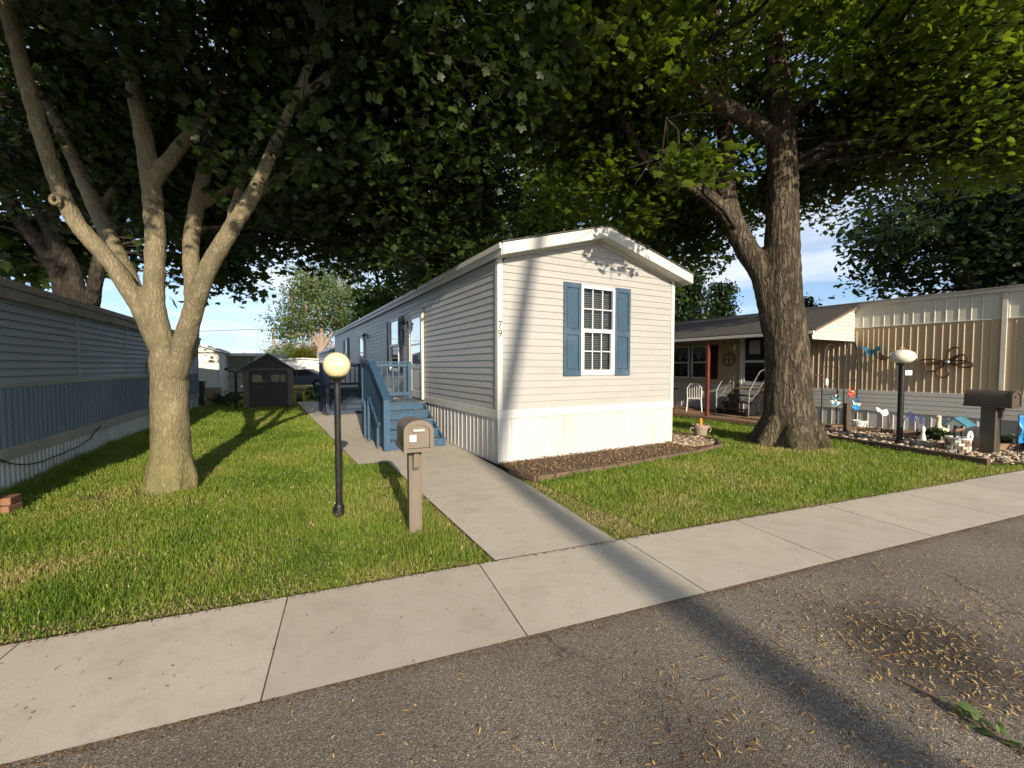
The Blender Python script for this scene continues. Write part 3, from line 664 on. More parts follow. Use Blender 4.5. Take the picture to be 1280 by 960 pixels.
# ---------------------------------------------------------------- porch stairs
def porch(s, w0, w1, label, paint, tread_paint, inner=False):
    """steps up to a small landing, boarded on the side away from the home; local x<0 is away from the wall, y runs back"""
    px, py, _ = loc2w(0, s)
    t = thing('porch_stairs', label, 'porch', (px, py, 0), ANG)
    a, b = -w1, -w0
    ZP, NR, TR = 0.80, 5, 0.325
    yp, ye = TR*(NR-1), 2.42
    m = MB()
    for k in range(NR-1):                                           # risers
        z = ZP*(k+1)/NR; m.box(a+0.03, b, TR*k+0.012, TR*k+0.032, 0.004 if k == 0 else ZP*k/NR-0.035, z-0.034)
    m.box(a+0.03, b, yp+0.012, yp+0.032, ZP*(NR-1)/NR-0.035, ZP-0.034)
    m.build('riser', paint, t)
    for k in range(NR-1):
        z = ZP*(k+1)/NR; m = MB()
        for j in range(2): m.box(a+0.02, b+0.01, TR*k-0.012+j*0.165, TR*k-0.012+j*0.165+0.158, z-0.032, z)
        m.build('tread', tread_paint, t, bevel=0.006)
    m = MB(); y = yp-0.012
    while y < ye-0.1: m.box(a+0.02, b+0.01, y, y+0.135, ZP-0.032, ZP); y += 0.141
    m.build('landing', tread_paint, t, bevel=0.005)
    m = MB()                                                        # inner stringer and posts under the landing
    m.prism([(0.0, 0.0), (0.0, 0.12), (yp, ZP-0.05), (ye-.05, ZP-0.05), (ye-.05, ZP-0.25), (yp+0.2, ZP-0.25), (0.35, 0.0)], lambda p, q, u: (u, p, q), b-0.04, b-0.002)
    for y in (yp+0.15, ye-0.15): m.box(b-0.13, b-0.041, y, y+0.09, 0, ZP-0.04)
    m.box(a+0.03, b-0.05, ye-0.08, ye-0.045, ZP-0.2, ZP-0.034)
    m.build('stringer', paint, t, bevel=0.004)
    # boarded side
    m = MB()
    rail = lambda y: 0.98+(1.70-0.98)*min(1.0, max(0.0, (y-0.06)/1.27))
    y = 0.09; 
    while y < ye-0.02:
        y1 = min(y+0.135, ye)
        m.prism([(y, 0.012), (y, rail(y)-0.03), (y1-0.005, rail(y1)-0.03), (y1-0.005, 0.012)], lambda p, q, u: (u, p, q), a-0.022, a+0.0)
        y = y1
    m.build('side_boards', paint, t, bevel=0.003)
    for bx_ in ((a-0.075, a+0.045, -0.03, 0.088, 0.0, 0.985), (a-0.045, a+0.045, ye-0.09, ye, 0.0, 1.68), (b-0.10, b-0.01, ye-0.09, ye, ZP+0.001, 1.68)):
        m = MB(); m.box(*bx_); m.build('post', paint, t, bevel=0.006)
    m = MB()
    m.beam((a-0.01, -0.05, rail(0)+0.005), (a-0.01, 1.34, rail(1.34)+0.012), 0.15, 0.034)
    m.beam((a-0.01, 1.33, 1.716), (a-0.01, ye+0.03, 1.716), 0.15, 0.034)
    m.beam((a+0.065, ye-0.045, 1.70), (b-0.005, ye-0.045, 1.70), 0.10, 0.036)
    m.beam((a+0.046, ye-0.045, 1.63), (b-0.10, ye-0.045, 1.63), 0.035, 0.07)
    m.build('rail', paint, t, bevel=0.005)
    m = MB(); m.beam((a+0.046, ye-0.045, 0.93), (b-0.10, ye-0.045, 0.93), 0.04, 0.085); m.build('bottom_rail', paint, t, bevel=0.005)
    n = 7
    for k in range(n):
        x = a+0.046 + (b-0.10-a-0.046)*(k+0.7)/(n+0.4); m = MB(); m.box(x-0.018, x+0.018, ye-0.063, ye-0.027, 0.974, 1.594); m.build('baluster', paint, t, bevel=0.003)
    # low grab rail outside the boards
    m = MB(); x = a-0.10
    m.beam((x, 0.32, 0.42), (x, 1.25, 0.92), 0.04, 0.075); m.beam((x, 1.23, 0.915), (x, 1.72, 0.915), 0.04, 0.075)
    for y, z in ((0.34, 0.40), (1.24, 0.88), (1.66, 0.88)): m.box(x-0.03, x+0.02, y, y+0.06, 0.0, z)
    for y, z in ((0.5, 0.46), (1.45, 0.9)): m.box(x+0.021, a-0.023, y, y+0.06, z-0.03, z+0.03)
    m.build('grab_rail', paint, t, bevel=0.005)
    return t
porch(2.0, 0.17, 1.32, 'blue painted wooden porch steps beside the mailbox, up to the first door', M['blue_deck'], M['blue_deck_worn'])
porch(9.0, 0.17, 1.62, 'blue wooden porch steps at the second door, shade put into their colour', M['blue_deck_shaded'], M['blue_deck_shaded'])
# ---------------------------------------------------------------- blue neighbour
LA = R(27.0)
nb = thing('mobile_home', 'faded blue grey mobile home with horizontal upper siding and ribbed lower panels', 'mobile home', (-7.39, 7.2, 0), LA)
fR = lambda a, z, o: (o, a, z)
Y0, Y1 = -7.5, 10.6
m = MB(); lap_wall(m, fR, Y0, Y1, 1.37, 2.5, 0.105, 0.034); m.build('upper_siding', M['blue_siding'], nb)
m = MB(); rib_wall(m, fR, Y0, Y1, 0.54, 1.33, 0.135, 0.02, 0.012, jitter=0.15, double=True); m.build('ribbed_panel', M['blue_rib'], nb)
m = MB(); rib_wall(m, fR, Y0, Y1, -0.02, 0.40, 0.115, 0.03, 0.016, jitter=0.1); m.build('skirting', M['pale_skirt'], nb)
m = MB(); m.box(-0.01, 0.032, Y0, Y1, 0.385, 0.55); m.box(-0.01, 0.026, Y0, Y1, 1.325, 1.375)
for y in (-4.6, -2.2, 0.2, 2.6, 5.0, 7.4, 9.8): m.box(0.0, 0.037, y, y+0.04, 1.376, 2.46)
m.box(-0.01, 0.03, Y1-0.05, Y1+0.01, 0.551, 1.324); m.box(-0.01, 0.04, Y1-0.05, Y1+0.01, 1.376, 2.46)
m.build('trim', M['grey_trim'], nb, bevel=0.004)
m = MB()
m.box(0.0, 0.10, Y0, Y1+0.1, 2.46, 2.60); m.box(0.0, 0.13, Y0, Y1+0.12, 2.601, 2.70)
m.build('roof_edge', M['roof_edge'], nb, bevel=0.01)
m = MB(); m.prism([(0.125, 2.701), (-2.0, 2.95), (-4.1, 2.70), (-4.1, 2.67), (0.125, 2.67)], lambda a, b, t: (a, t, b), Y0, Y1+0.12); m.build('roof', M['roof_edge'], nb)
m = MB(); m.quad((-4, Y1, 0), (0, Y1, 0), (0, Y1, 2.5), (-4, Y1, 2.5)); m.quad((-4, Y0, 0), (0, Y0, 0), (0, Y0, 2.6), (-4, Y0, 2.6)); m.quad((-4, Y0, 0), (-4, Y1, 0), (-4, Y1, 2.6), (-4, Y0, 2.6))
m.build('end_wall', M['blue_siding'], nb)
m = MB(); m.box(0.02, 0.10, 4.05, 4.22, 1.45, 1.75); m.build('outlet_box', M['grey_trim'], nb, bevel=0.01)
m = MB(); m.box(0.021, 0.13, 4.75, 5.05, 1.15, 1.6); m.tube([(0.07, 4.9, 1.6), (0.07, 4.9, 2.45)], 0.02, 8); m.build('meter_box', M['black_metal'], nb, bevel=0.01)
for y in (8.6, 9.4):
    m = MB(); m.box(0.017, 0.03, y, y+0.3, 0.1, 0.28); m.build('vent', M['grey_trim'], nb)
# cord looped along the skirting
cb = MB(); P = []
for i in range(40):
    t = i/39; y = -2.3+3.2*t
    z = 0.50-0.30*math.sin(math.pi*t)**0.8 - 0.03*math.sin(9*t)
    P.append(loc2w(0.055+0.01*math.sin(i), y, max(0.12, z), (-7.39, 7.2), LA))
cb.tube(P, 0.009, 6)
tag(cb.build('power_cord', M['black_metal'], smooth=True), 'black power cord drooping along the blue home\'s pale skirting', 'cord')

# ---------------------------------------------------------------- tan neighbour with the porch roof
RO = (9.06, 11.43)
rh = thing('mobile_home', 'tan ribbed mobile home with white upper panels and a shingled porch roof', 'mobile home', (RO[0], RO[1], 0), ANG)
A0, A1 = -6.0, 13.0
m = MB()
rib_wall(m, fL, A0, -2.74, 0.98, 2.6, 0.125, 0.022, 0.016, jitter=0.25); rib_wall(m, fL, -2.66, 2.1, 0.98, 2.6, 0.125, 0.022, 0.016, jitter=0.25)
rib_wall(m, fL, 3.12, 3.95, 0.98, 2.75, 0.10, 0.02, 0.014, jitter=0.1); rib_wall(m, fL, 3.95, A1, 0.98, 1.15, 0.10, 0.02, 0.014)
rib_wall(m, fL, 5.95, A1, 1.15, 2.75, 0.10, 0.02, 0.014)
m.build('tan_siding', M['tan_rib'], rh)
m = MB(); rib_wall(m, fL, A0, 0.0, 2.62, 3.16, 0.20, 0.018, 0.010, jitter=0.15); rib_wall(m, fL, 0.0, A1, 2.75, 3.16, 0.2, 0.018, 0.01); m.build('upper_panel', M['cream_rib'], rh)
m = MB()
for k in range(5):
    z = 0.46+0.107*k; m.box(-0.034+0.004*(k % 2), -0.001, A0, A1, z, z+0.100)
m.build('metal_band', M['grey_band'], rh, bevel=0.006)
m = MB(); rib_wall(m, fL, A0, A1, 0.0, 0.46, 0.26, 0.03, 0.014, jitter=0.2); m.build('skirting', M['grey_band'], rh)
m = MB(); m.box(-0.10, 0.02, A0, A1, 3.16, 3.24); m.box(-0.05, -0.001, -2.74, -2.66, 0.98, 3.159); m.box(-0.03, -0.001, A0, 0.0, 2.598, 2.622)
m.box(-0.045, -0.001, -0.03, 0.03, 2.623, 3.158)
m.build('trim', M['cream_rib'], rh, bevel=0.005)
m = MB(); m.prism([(-0.14, 3.241), (-0.14, 3.27), (2.0, 3.52), (4.1, 3.25), (4.1, 3.22)], lambda a, b, t: (a, t, b), A0, A1); m.build('roof', M['roof_edge'], rh)
m = MB(); m.quad((0, A1, 0), (4, A1, 0), (4, A1, 3.2), (0, A1, 3.2)); m.quad((0, A0, 0), (4, A0, 0), (4, A0, 3.2), (0, A0, 3.2)); m.quad((4, A0, 0), (4, A1, 0), (4, A1, 3.2), (4, A0, 3.2))
m.build('end_wall', M['cream_rib'], rh)
# window near the street end
m = MB()
for y0, y1 in ((-3.16, -3.10), (-4.4, -4.34)): m.box(-0.05, -0.02, y0, y1, 1.2, 2.598)
m.box(-0.05, -0.02, -4.339, -3.161, 2.5, 2.59); m.box(-0.05, -0.02, -4.339, -3.161, 1.2, 1.28)
w = m.build('window', M['frame_white'], rh); m = MB(); m.quad((-0.032, -4.34, 1.28), (-0.032, -3.16, 1.28), (-0.032, -3.16, 2.5), (-0.032, -4.34, 2.5)); m.build('pane', M['glass'], w)
m = MB(); m.quad((-0.022, -4.34, 1.28), (-0.022, -3.16, 1.28), (-0.022, -3.16, 2.5), (-0.022, -4.34, 2.5)); m.build('reveal', M['dark_room'], w)
m = MB(); 
for k in range(6): m.tube([(-0.027, -3.2-0.05*k, 2.5), (-0.027, -3.2-0.035*k, 1.3)], 0.004+0.002*(k % 2), 5)
m.build('curtain', M['curtain'], w)
# porch windows and door under the roof
fP = lambda a, z, o: (-o-0.02, a, z)
for y0, y1 in ((4.25, 5.0), (5.08, 5.85)):
    m = MB()
    for a, b in ((y0, y0+0.06), (y1-0.06, y1)): m.box(-0.05, -0.002, a, b, 1.16, 2.35)
    for a, b in ((1.16, 1.22), (2.29, 2.35), (1.72, 1.77)): m.box(-0.05, -0.002, y0+0.06, y1-0.06, a, b)
    w = m.build('window', M['frame_white'], rh, bevel=0.003)
    m = MB(); m.quad((-0.03, y0+.06, 1.22), (-0.03, y1-.06, 1.22), (-0.03, y1-.06, 2.29), (-0.03, y0+.06, 2.29)); m.build('pane', M['glass'], w)
    m = MB(); m.quad((-0.004, y0+.06, 1.22), (-0.004, y1-.06, 1.22), (-0.004, y1-.06, 2.29), (-0.004, y0+.06, 2.29)); m.build('reveal', M['dark_room'], w)
    m = MB(); yc = (y0+y1)/2                                        # swagged curtain
    m.add([(-0.012, y0+0.07, 2.28), (-0.012, y1-0.07, 2.28), (-0.012, y1-0.07, 2.1), (-0.012, yc+.05, 1.8), (-0.012, yc-.12, 2.15), (-0.012, y0+0.07, 1.95)], [(0, 1, 2, 3, 4, 5)]); m.build('curtain', M['grey_trim'], w)
m = MB(); m.box(-0.035, -0.004, 3.97, 4.22, 1.17, 2.32); m.build('wall_panel', M['maroon'], rh)
m = MB(); rib_wall(m, fL, 3.95, 5.95, 2.36, 2.75, 0.1, 0.02, 0.012); m.build('header_panel', M['tan_rib'], rh)
m = MB()
for a, b in ((2.13, 2.21), (3.04, 3.12)): m.box(-0.07, -0.002, a, b, 0.99, 2.72)
m.box(-0.07, -0.002, 2.211, 3.039, 2.64, 2.72); fr = m.build('door_frame', M['frame_white'], rh, bevel=0.004)
m = MB()
for a, b in ((2.212, 2.30), (2.95, 3.038)): m.box(-0.05, -0.02, a, b, 1.0, 2.638)
for a, b in ((1.0, 1.12), (1.72, 1.80), (2.55, 2.638)): m.box(-0.05, -0.02, 2.301, 2.949, a, b)
d = m.build('door', M['frame_white'], rh, bevel=0.003)
m = MB(); m.quad((-0.036, 2.3, 1.12), (-0.036, 2.95, 1.12), (-0.036, 2.95, 2.55), (-0.036, 2.3, 2.55)); m.build('pane', M['glass'], d)
m = MB(); m.quad((-0.004, 2.21, 1.0), (-0.004, 3.04, 1.0), (-0.004, 3.04, 2.64), (-0.004, 2.21, 2.64)); m.build('inner_door', M['maroon'], d)
m = MB(); m.box(-0.06, -0.051, 2.45, 2.8, 2.0, 2.42); m.build('door_plaque', M['grey_trim'], d)
m = MB(); m.lathe([(0.03, 0), (0.05, 0.04), (0.05, 0.16), (0.02, 0.2)], 10, (-0.08, 3.3, 2.15)); m.build('wall_lamp', M['globe_white'], rh, smooth=True)
# porch roof, its end panel and posts
m = MB()
m.prism([(-0.05, 3.20), (-2.15, 2.50), (-2.15, 2.465), (-0.05, 3.165)], lambda a, b, t: (a, t, b), -0.12, 12.0); m.build('porch_roof', M['shingle'], rh)
m = MB(); m.box(-2.20, -2.14, -0.10, 12.0, 2.38, 2.462); m.build('porch_eave', M['grey_band'], rh, bevel=0.008)
m = MB(); m.prism([(-0.02, 3.163), (-0.02, 3.13), (-2.13, 2.43), (-2.13, 2.463)], lambda a, b, t: (a, t, b), -0.11, -0.07); m.build('rafter', M['wood_brown'], rh)
m = MB()
n = 9
for k in range(n):
    z0 = 2.26+(3.13-2.26)*k/n; z1 = 2.26+(3.13-2.26)*(k+1)/n
    xl = lambda z: -2.11 if z < 2.43 else -2.11+(z-2.43)/0.70*2.09
    m.add([(xl(z0), -0.045, z0), (-0.01, -0.045, z0), (-0.01, -0.025, z1), (xl(z1), -0.025, z1)], [(0, 1, 2, 3)])
    m.add([(xl(z0), -0.045, z0), (-0.01, -0.045, z0), (-0.01, -0.02, z0), (xl(z0), -0.02, z0)], [(0, 1, 2, 3)])
m.build('porch_gable', M['cream_rib'], rh)
for y in (2.75, 7.2, 11.5):
    m = MB(); m.box(-2.15, -2.06, y, y+0.09, 0.0, 2.40); m.build('porch_post', M['red_post'], rh, bevel=0.006)
m = MB(); y = 0.9
while y < 11.8: m.box(-2.25, -0.05, y, y+0.135, 0.02, 0.11); y += 0.143
m.build('porch_floor', M['wood_brown'], rh, bevel=0.005)
def rloc(x, y, z=0.0): return loc2w(x, y, z, RO)
# steps with looped handrails, loose against the door
t = thing('porch_steps', 'black porch steps with looped silver handrails below the tan home\'s door', 'steps', rloc(-0.05, 2.6, 0.11), ANG)
for k in range(4):
    m = MB(); m.box(-1.25+0.28*k, -0.95+0.28*k, -0.5, 0.5, 0.16+0.2*k, 0.2+0.2*k); m.build('tread', M['wood_brown'] if k == 3 else M['black_metal'], t, bevel=0.006)
m = MB()
for s in (-0.48, 0.44): m.prism([(-1.22, 0.0), (-1.22, 0.155), (-0.11, 0.955), (-0.11, 0.0)], lambda a, b, q: (a, q, b), s, s+0.04)
m.build('side_panel', M['black_metal'], t)
for s in (-0.53, 0.53):
    m = MB(); P = [(-1.15, s, 0.0), (-1.15, s, 0.75)]
    P += [(-1.15+0.55*u, s, 0.75+0.62*u) for u in (0.3, 0.6, 0.9)] + [(-0.5, s, 1.38), (-0.34, s, 1.40), (-0.26, s, 1.30), (-0.32, s, 1.16), (-0.45, s, 1.0), (-0.9, s, 0.58), (-1.14, s, 0.5)]
    m.tube(P, 0.019, 8); m.tube([(-0.3, s, 1.2), (-0.3, s, 0.0)], 0.017, 8)
    m.build('handrail', M['silver'], t, smooth=True)
# wheel ornament by the door
m = MB(); c = (-0.03, 3.52, 1.83)
m.tube([(c[0], c[1]+0.21*math.cos(k*math.pi/12), c[2]+0.21*math.sin(k*math.pi/12)) for k in range(25)], 0.02, 8)
for k in (1, 5, 3, 7): m.tube([c, (c[0], c[1]+0.2*math.cos(k*math.pi/4+math.pi/4), c[2]+0.2*math.sin(k*math.pi/4+math.pi/4))], 0.014, 6)
o = m.build('wall_wheel', M['rust'], smooth=True, loc=(RO[0], RO[1], 0)); o.rotation_euler.z = ANG
tag(o, 'round spoked metal wheel hung on the tan wall by the porch door', 'wall ornament')
# table and chairs
def chair(x, y, rz, mt, label):
    t = thing('patio_chair', label, 'chair', rloc(x, y, 0.11), ANG+rz, 'chairs under the porch roof')
    m = MB(); 
    for k in range(7): m.box(-0.22, 0.22, -0.21+0.06*k, -0.165+0.06*k, 0.42, 0.44)
    m.build('seat', mt, t, bevel=0.004)
    m = MB(); m.tube([(-0.21, 0.2, 0.42), (-0.21, 0.28, 0.8), (-0.12, 0.31, 0.92), (0.12, 0.31, 0.92), (0.21, 0.28, 0.8), (0.21, 0.2, 0.42)], 0.016, 8)
    for k in range(5): m.tube([(-0.14+0.07*k, 0.21, 0.44), (-0.14+0.07*k, 0.30, 0.9)], 0.010, 6)
    m.build('backrest', mt, t, smooth=True)
    for sx in (-1, 1):
        for sy in (-1, 1):
            m = MB(); m.tube([(sx*0.2, sy*0.2, 0.43), (sx*0.235, sy*0.24, 0.0)], 0.015, 8); m.build('leg', mt, t, smooth=True)
    for sx in (-1, 1):
        m = MB(); m.tube([(sx*0.22, 0.25, 0.66), (sx*0.25, 0.0, 0.67), (sx*0.25, -0.2, 0.64), (sx*0.22, -0.21, 0.43)], 0.016, 8); m.build('armrest', mt, t, smooth=True)
    return t
chair(-1.25, 3.9, 2.2, M['plastic_white'], 'white slatted patio chair beside the red porch post')
chair(-0.75, 6.35, -0.6, M['plastic_white'], 'white slatted patio chair behind the small black table')
chair(-1.6, 5.9, 0.9, M['black_metal'], 'black slatted patio chair beside the small table')
t = thing('patio_table', 'small black metal patio table between the porch chairs', 'table', rloc(-1.2, 5.15, 0.11), ANG)
m = MB(); m.lathe([(0.4, 0.68), (0.42, 0.69), (0.42, 0.71), (0.4, 0.72)], 24); m.build('table_top', M['black_metal'], t)
for k in range(3):
    a = k*2.09+.4; m = MB(); m.tube([(0.12*math.cos(a), 0.12*math.sin(a), 0.69), (0.05*math.cos(a), 0.05*math.sin(a), 0.4), (0.3*math.cos(a), 0.3*math.sin(a), 0.0)], 0.014, 8); m.build('leg', M['black_metal'], t, smooth=True)
t = thing('wheelbarrow', 'dark garden cart frame with a spoked wheel at the porch front', 'cart', rloc(-2.0, 4.55, 0.11), ANG+1.3)
m = MB(); m.tube([(0.25*math.cos(k*math.pi/10), 0.0, 0.25+0.25*math.sin(k*math.pi/10)) for k in range(21)], 0.018, 8)
for k in range(6): m.tube([(0, 0, 0.25), (0.25*math.cos(k*1.047), 0, 0.25+0.25*math.sin(k*1.047))], 0.006, 5)
m.build('wheel', M['black_metal'], t, smooth=True)
m = MB(); 
for s in (-0.2, 0.2): m.tube([(0, s*0.3, 0.25), (0.35, s, 0.4), (0.9, s*1.1, 0.72), (1.0, s*1.1, 0.9)], 0.014, 8); m.tube([(0.5, s, 0.5), (0.52, s, 0.0)], 0.013, 8)
m.build('frame', M['black_metal'], t, smooth=True)
m = MB(); m.add([(0.15, -0.2, 0.45), (0.15, 0.2, 0.45), (0.65, 0.26, 0.5), (0.65, -0.26, 0.5), (0.05, -0.28, 0.68), (0.05, 0.28, 0.68), (0.78, 0.32, 0.72), (0.78, -0.32, 0.72)], [(0, 1, 2, 3), (0, 4, 5, 1), (1, 5, 6, 2), (2, 6, 7, 3), (3, 7, 4, 0)]); m.build('tray', M['grey_trim'], t)
# wall ornaments on the street side
def petal(m, base, ang, ln, wd, out, n=16):
    """one looped wire petal in the wall plane (local y across, z up)"""
    P = []
    for i in range(n+1):
        u = 2*math.pi*i/n; a = ln/2*(1-math.cos(u)); b = wd/2*math.sin(u)*(0.5+0.5*(1-math.cos(u))/1.2)
        P.append((-out-0.05*math.sin(u/2), base[0]+a*math.cos(ang)-b*math.sin(ang), base[1]+a*math.sin(ang)+b*math.cos(ang)))
    m.tube(P, 0.019, 6)
m = MB()
for a, l, w in ((R(62), 0.36, 0.20), (R(155), 0.0, 0), (R(178), 0.46, 0.12), (R(205), 0.40, 0.2), (R(255), 0.36, 0.22), (R(350), 0.42, 0.14), (R(15), 0.34, 0.20)):
    if l: petal(m, (0, 0), math.pi-a, l, w, 0.05)
o = m.build('metal_flower', M['rust'], smooth=True, loc=rloc(-0.02, -1.87, 1.70)); o.rotation_euler.z = ANG
tag(o, 'large rusty looped wire flower on the tan wall near the dark mailbox', 'wall ornament')
m = MB(); m.ball((-0.09, 0, 0), 0.05, 14); m.build('flower_center', M['silver'], o, smooth=True)
m = MB()
for sg in (-1, 1):
    m.prism([(0.0, 0.0), (sg*0.06, 0.07), (sg*0.20, 0.13), (sg*0.19, 0.03), (sg*0.11, -0.03), (sg*0.12, -0.14), (sg*0.05, -0.15)], lambda a, b, t: (t-abs(a)*0.35, a, b), -0.045, -0.035)
m.ball((-0.05, 0, -0.02), 0.022, 10, (1, 1, 4))
o = m.build('metal_butterfly', M['blue_mid'], loc=rloc(-0.01, -0.45, 2.0)); o.rotation_euler.z = ANG
tag(o, 'teal blue metal butterfly high on the tan wall beside the globe lamp', 'wall ornament')
m = MB()
m.tube([(-0.06, -0.12, 0.10), (-0.07, -0.10, 0.04), (-0.08, 0.0, -0.03), (-0.07, 0.10, 0.0), (-0.05, 0.2, 0.08)], [0.006, 0.02, 0.035, 0.02, 0.006], 8)
m.prism([(-0.02, 0.0), (0.08, 0.16), (0.14, 0.12), (0.06, -0.02)], lambda a, b, t: (t, a, b), -0.1, -0.09)
m.tube([(-0.06, -0.02, -0.05), (-0.05, 0.04, -0.14), (-0.05, 0.0, -0.2)], 0.008, 6)
o = m.build('metal_bird', M['rust'], loc=rloc(-0.01, -0.72, 1.80), smooth=True); o.rotation_euler.z = ANG
tag(o, 'small copper coloured metal bird on the tan wall, behind the globe lamp', 'wall ornament')
m = MB(); m.box(-0.62, -0.06, -0.55, 0.55, 0.10, 0.62); cc = m.build('white_cabinet', M['plastic_white'], loc=rloc(0, -3.85, 0), bevel=0.02); cc.rotation_euler.z = ANG
tag(cc, 'low white equipment cabinet against the tan home behind the dark mailbox', 'cabinet')

# ---------------------------------------------------------------- homes farther back
def simple_home(o, wx, wy, z, za, label, wall, rz=ANG, roof='roof_edge', windows_left=(), windows_front=(), windows_right=(), lap=True):
    """local x across (0..wx), y back (0..wy); the gable at y=0 faces the road"""
    t = thing('mobile_home', label, 'mobile home', (o[0], o[1], 0), rz)
    m = MB()
    sp = lambda q: (0, wx) if q < z else (wx/2*(q-z)/(za-z), wx-wx/2*(q-z)/(za-z))
    lap_wall(m, lambda a, q, u: (a, -u, q), 0, wx, 0.05, za-0.02, 0.13, 0.014, span=sp)
    lap_wall(m, lambda a, q, u: (-u, a, q), 0, wy, 0.05, z, 0.13, 0.014)
    lap_wall(m, lambda a, q, u: (wx+u, a, q), 0, wy, 0.05, z, 0.13, 0.014)
    m.quad((0, wy, 0), (wx, wy, 0), (wx, wy, z), (0, wy, z)); m.add([(0, wy, z), (wx, wy, z), (wx/2, wy, za)], [(0, 1, 2)])
    m.build('siding', wall, t)
    m = MB()
    for x, a in ((-0.1, 0), (wx+0.1, 1)):
        m.prism([(x, z+0.0), (x, z+0.1), (wx/2, za+0.12), (wx/2, za+0.02)], lambda p, q, u: (p, u, q), -0.18, wy+0.1)
    m.build('roof', M[roof], t)
    m = MB()
    for x in (-0.115, wx+0.101): m.box(x, x+0.014, -0.18, wy+0.1, z-0.03, z+0.105)
    for x, xo in ((0, -0.1), (wx, wx+0.1)): m.prism([(xo, z-0.02), (xo, z+0.1), (wx/2, za+0.12), (wx/2, za)], lambda p, q, u: (p, u, q), -0.20, -0.181)
    for x in (-0.03, wx-0.05): m.box(x, x+0.08, -0.032, 0.03, 0.05, z-0.03)
    m.build('trim', M['white_trim'], t)
    for side, lst in (('l', windows_left), ('f', windows_front), ('r', windows_right)):
        f = {'l': lambda a, q, u: (-u-0.02, a, q), 'f': lambda a, q, u: (a, -u-0.02, q), 'r': lambda a, q, u: (wx+u+0.02, a, q)}[side]
        for a0, a1, z0, z1 in lst: sash_window(t, f, a0, a1, z0, z1, muntins=False, blinds=False, recess=-0.10)
    return t
wx = 4.2
p = loc2w(-wx, 0, 0, (-13.75, 20.1), ANG)
wh = simple_home(p, wx, 5.0, 2.32, 3.0, 'white home with a sunlit clapboard gable beyond the blue home', M['white_wall'])
m = MB(); m.box(1.9, 2.3, 1.6, 2.0, 2.7, 3.15); m.build('chimney', M['grey_trim'], wh)
m = MB(); m.lathe([(0.07, 0), (0.07, 0.35), (0.12, 0.36), (0.12, 0.44)], 10, (3.1, 1.0, 2.45)); m.build('roof_vent', M['grey_trim'], wh)
# grey home straight behind the main one
p = loc2w(0.1, 23.0)
simple_home(p, 4.0, 8.5, 2.62, 3.1, 'grey clapboard home with dark windows behind the barbecue', M['pale_grey_wall'], windows_left=((1.2, 2.0, 1.1, 2.1), (3.6, 4.3, 1.3, 2.2), (5.4, 6.6, 0.9, 2.2)))
# home with a long flat canopy behind the shed
p = (-20.4, 25.5)
ch = simple_home(p, 4.7, 4.0, 2.15, 2.3, 'white home under a long flat canopy behind the grey shed', M['white_wall'], rz=R(8), windows_front=((1.6, 2.3, 1.0, 1.9), (3.2, 4.2, 1.0, 1.9)))
m = MB(); m.box(-0.6, 6.6, -2.2, 0.0, 2.18, 2.34); m.build('canopy', M['white_trim'], ch)
for x in (-0.3, 2.9, 6.3):
    m = MB(); m.box(x, x+0.09, -2.1, -2.01, 0.0, 2.178); m.build('post', M['black_metal'], ch)
m = MB(); m.box(-0.2, 6.3, -2.08, -2.03, 0.95, 1.0); m.box(-0.2, 6.3, -2.08, -2.03, 0.45, 0.5); m.build('railing', M['grey_trim'], ch)
m = MB()
for k in range(9): m.tube([(0.05+0.09*k, -0.06-0.02*(k % 2), 2.0), (0.05+0.08*k, -0.06-0.02*(k % 2), 1.0)], 0.05, 6)
m.build('curtain', M['curtain'], ch)
# far white home beyond the parked car
simple_home((-23.5, 37.5), 10.0, 4.5, 1.95, 2.25, 'small white home beyond the parked car, three windows in a row', M['white_wall'], rz=R(6), windows_front=((3.6, 4.3, 0.85, 1.6), (4.75, 5.55, 0.85, 1.6), (6.0, 7.4, 0.85, 1.6)))

# ---------------------------------------------------------------- shed
t = thing('garden_shed', 'grey resin garden shed with charcoal double doors on the back lawn', 'shed', (-9.6, 16.9, 0), R(29.5))
HW, ZE2, ZA2, DP = 0.86, 1.5, 2.06, 2.2
m = MB(); m.add([(-HW, 0, 0), (HW, 0, 0), (HW, 0, ZE2), (0, 0, ZA2), (-HW, 0, ZE2)], [(0, 1, 2, 3, 4)]); m.add([(-HW, DP, 0), (HW, DP, 0), (HW, DP, ZE2), (0, DP, ZA2), (-HW, DP, ZE2)], [(0, 1, 2, 3, 4)])
m.quad((-HW, 0, 0), (-HW, DP, 0), (-HW, DP, ZE2), (-HW, 0, ZE2)); m.quad((HW, 0, 0), (HW, DP, 0), (HW, DP, ZE2), (HW, 0, ZE2))
for x in (-HW-0.005, HW-0.105): m.box(x, x+0.11, -0.025, -0.002, 0, ZE2-0.04)
m.box(-HW, HW, -0.022, -0.002, ZE2-0.035, ZE2+0.02)
m.build('wall', M['shed_grey'], t)
m = MB()
for s in (-1, 1): m.prism([(s*(HW+0.07), ZE2-0.06), (s*(HW+0.07), ZE2+0.0), (0, ZA2+0.06), (0, ZA2)], lambda a, b, u: (a, u, b), -0.10, DP+0.1)
m.build('roof', M['shed_dark'], t, bevel=0.008)
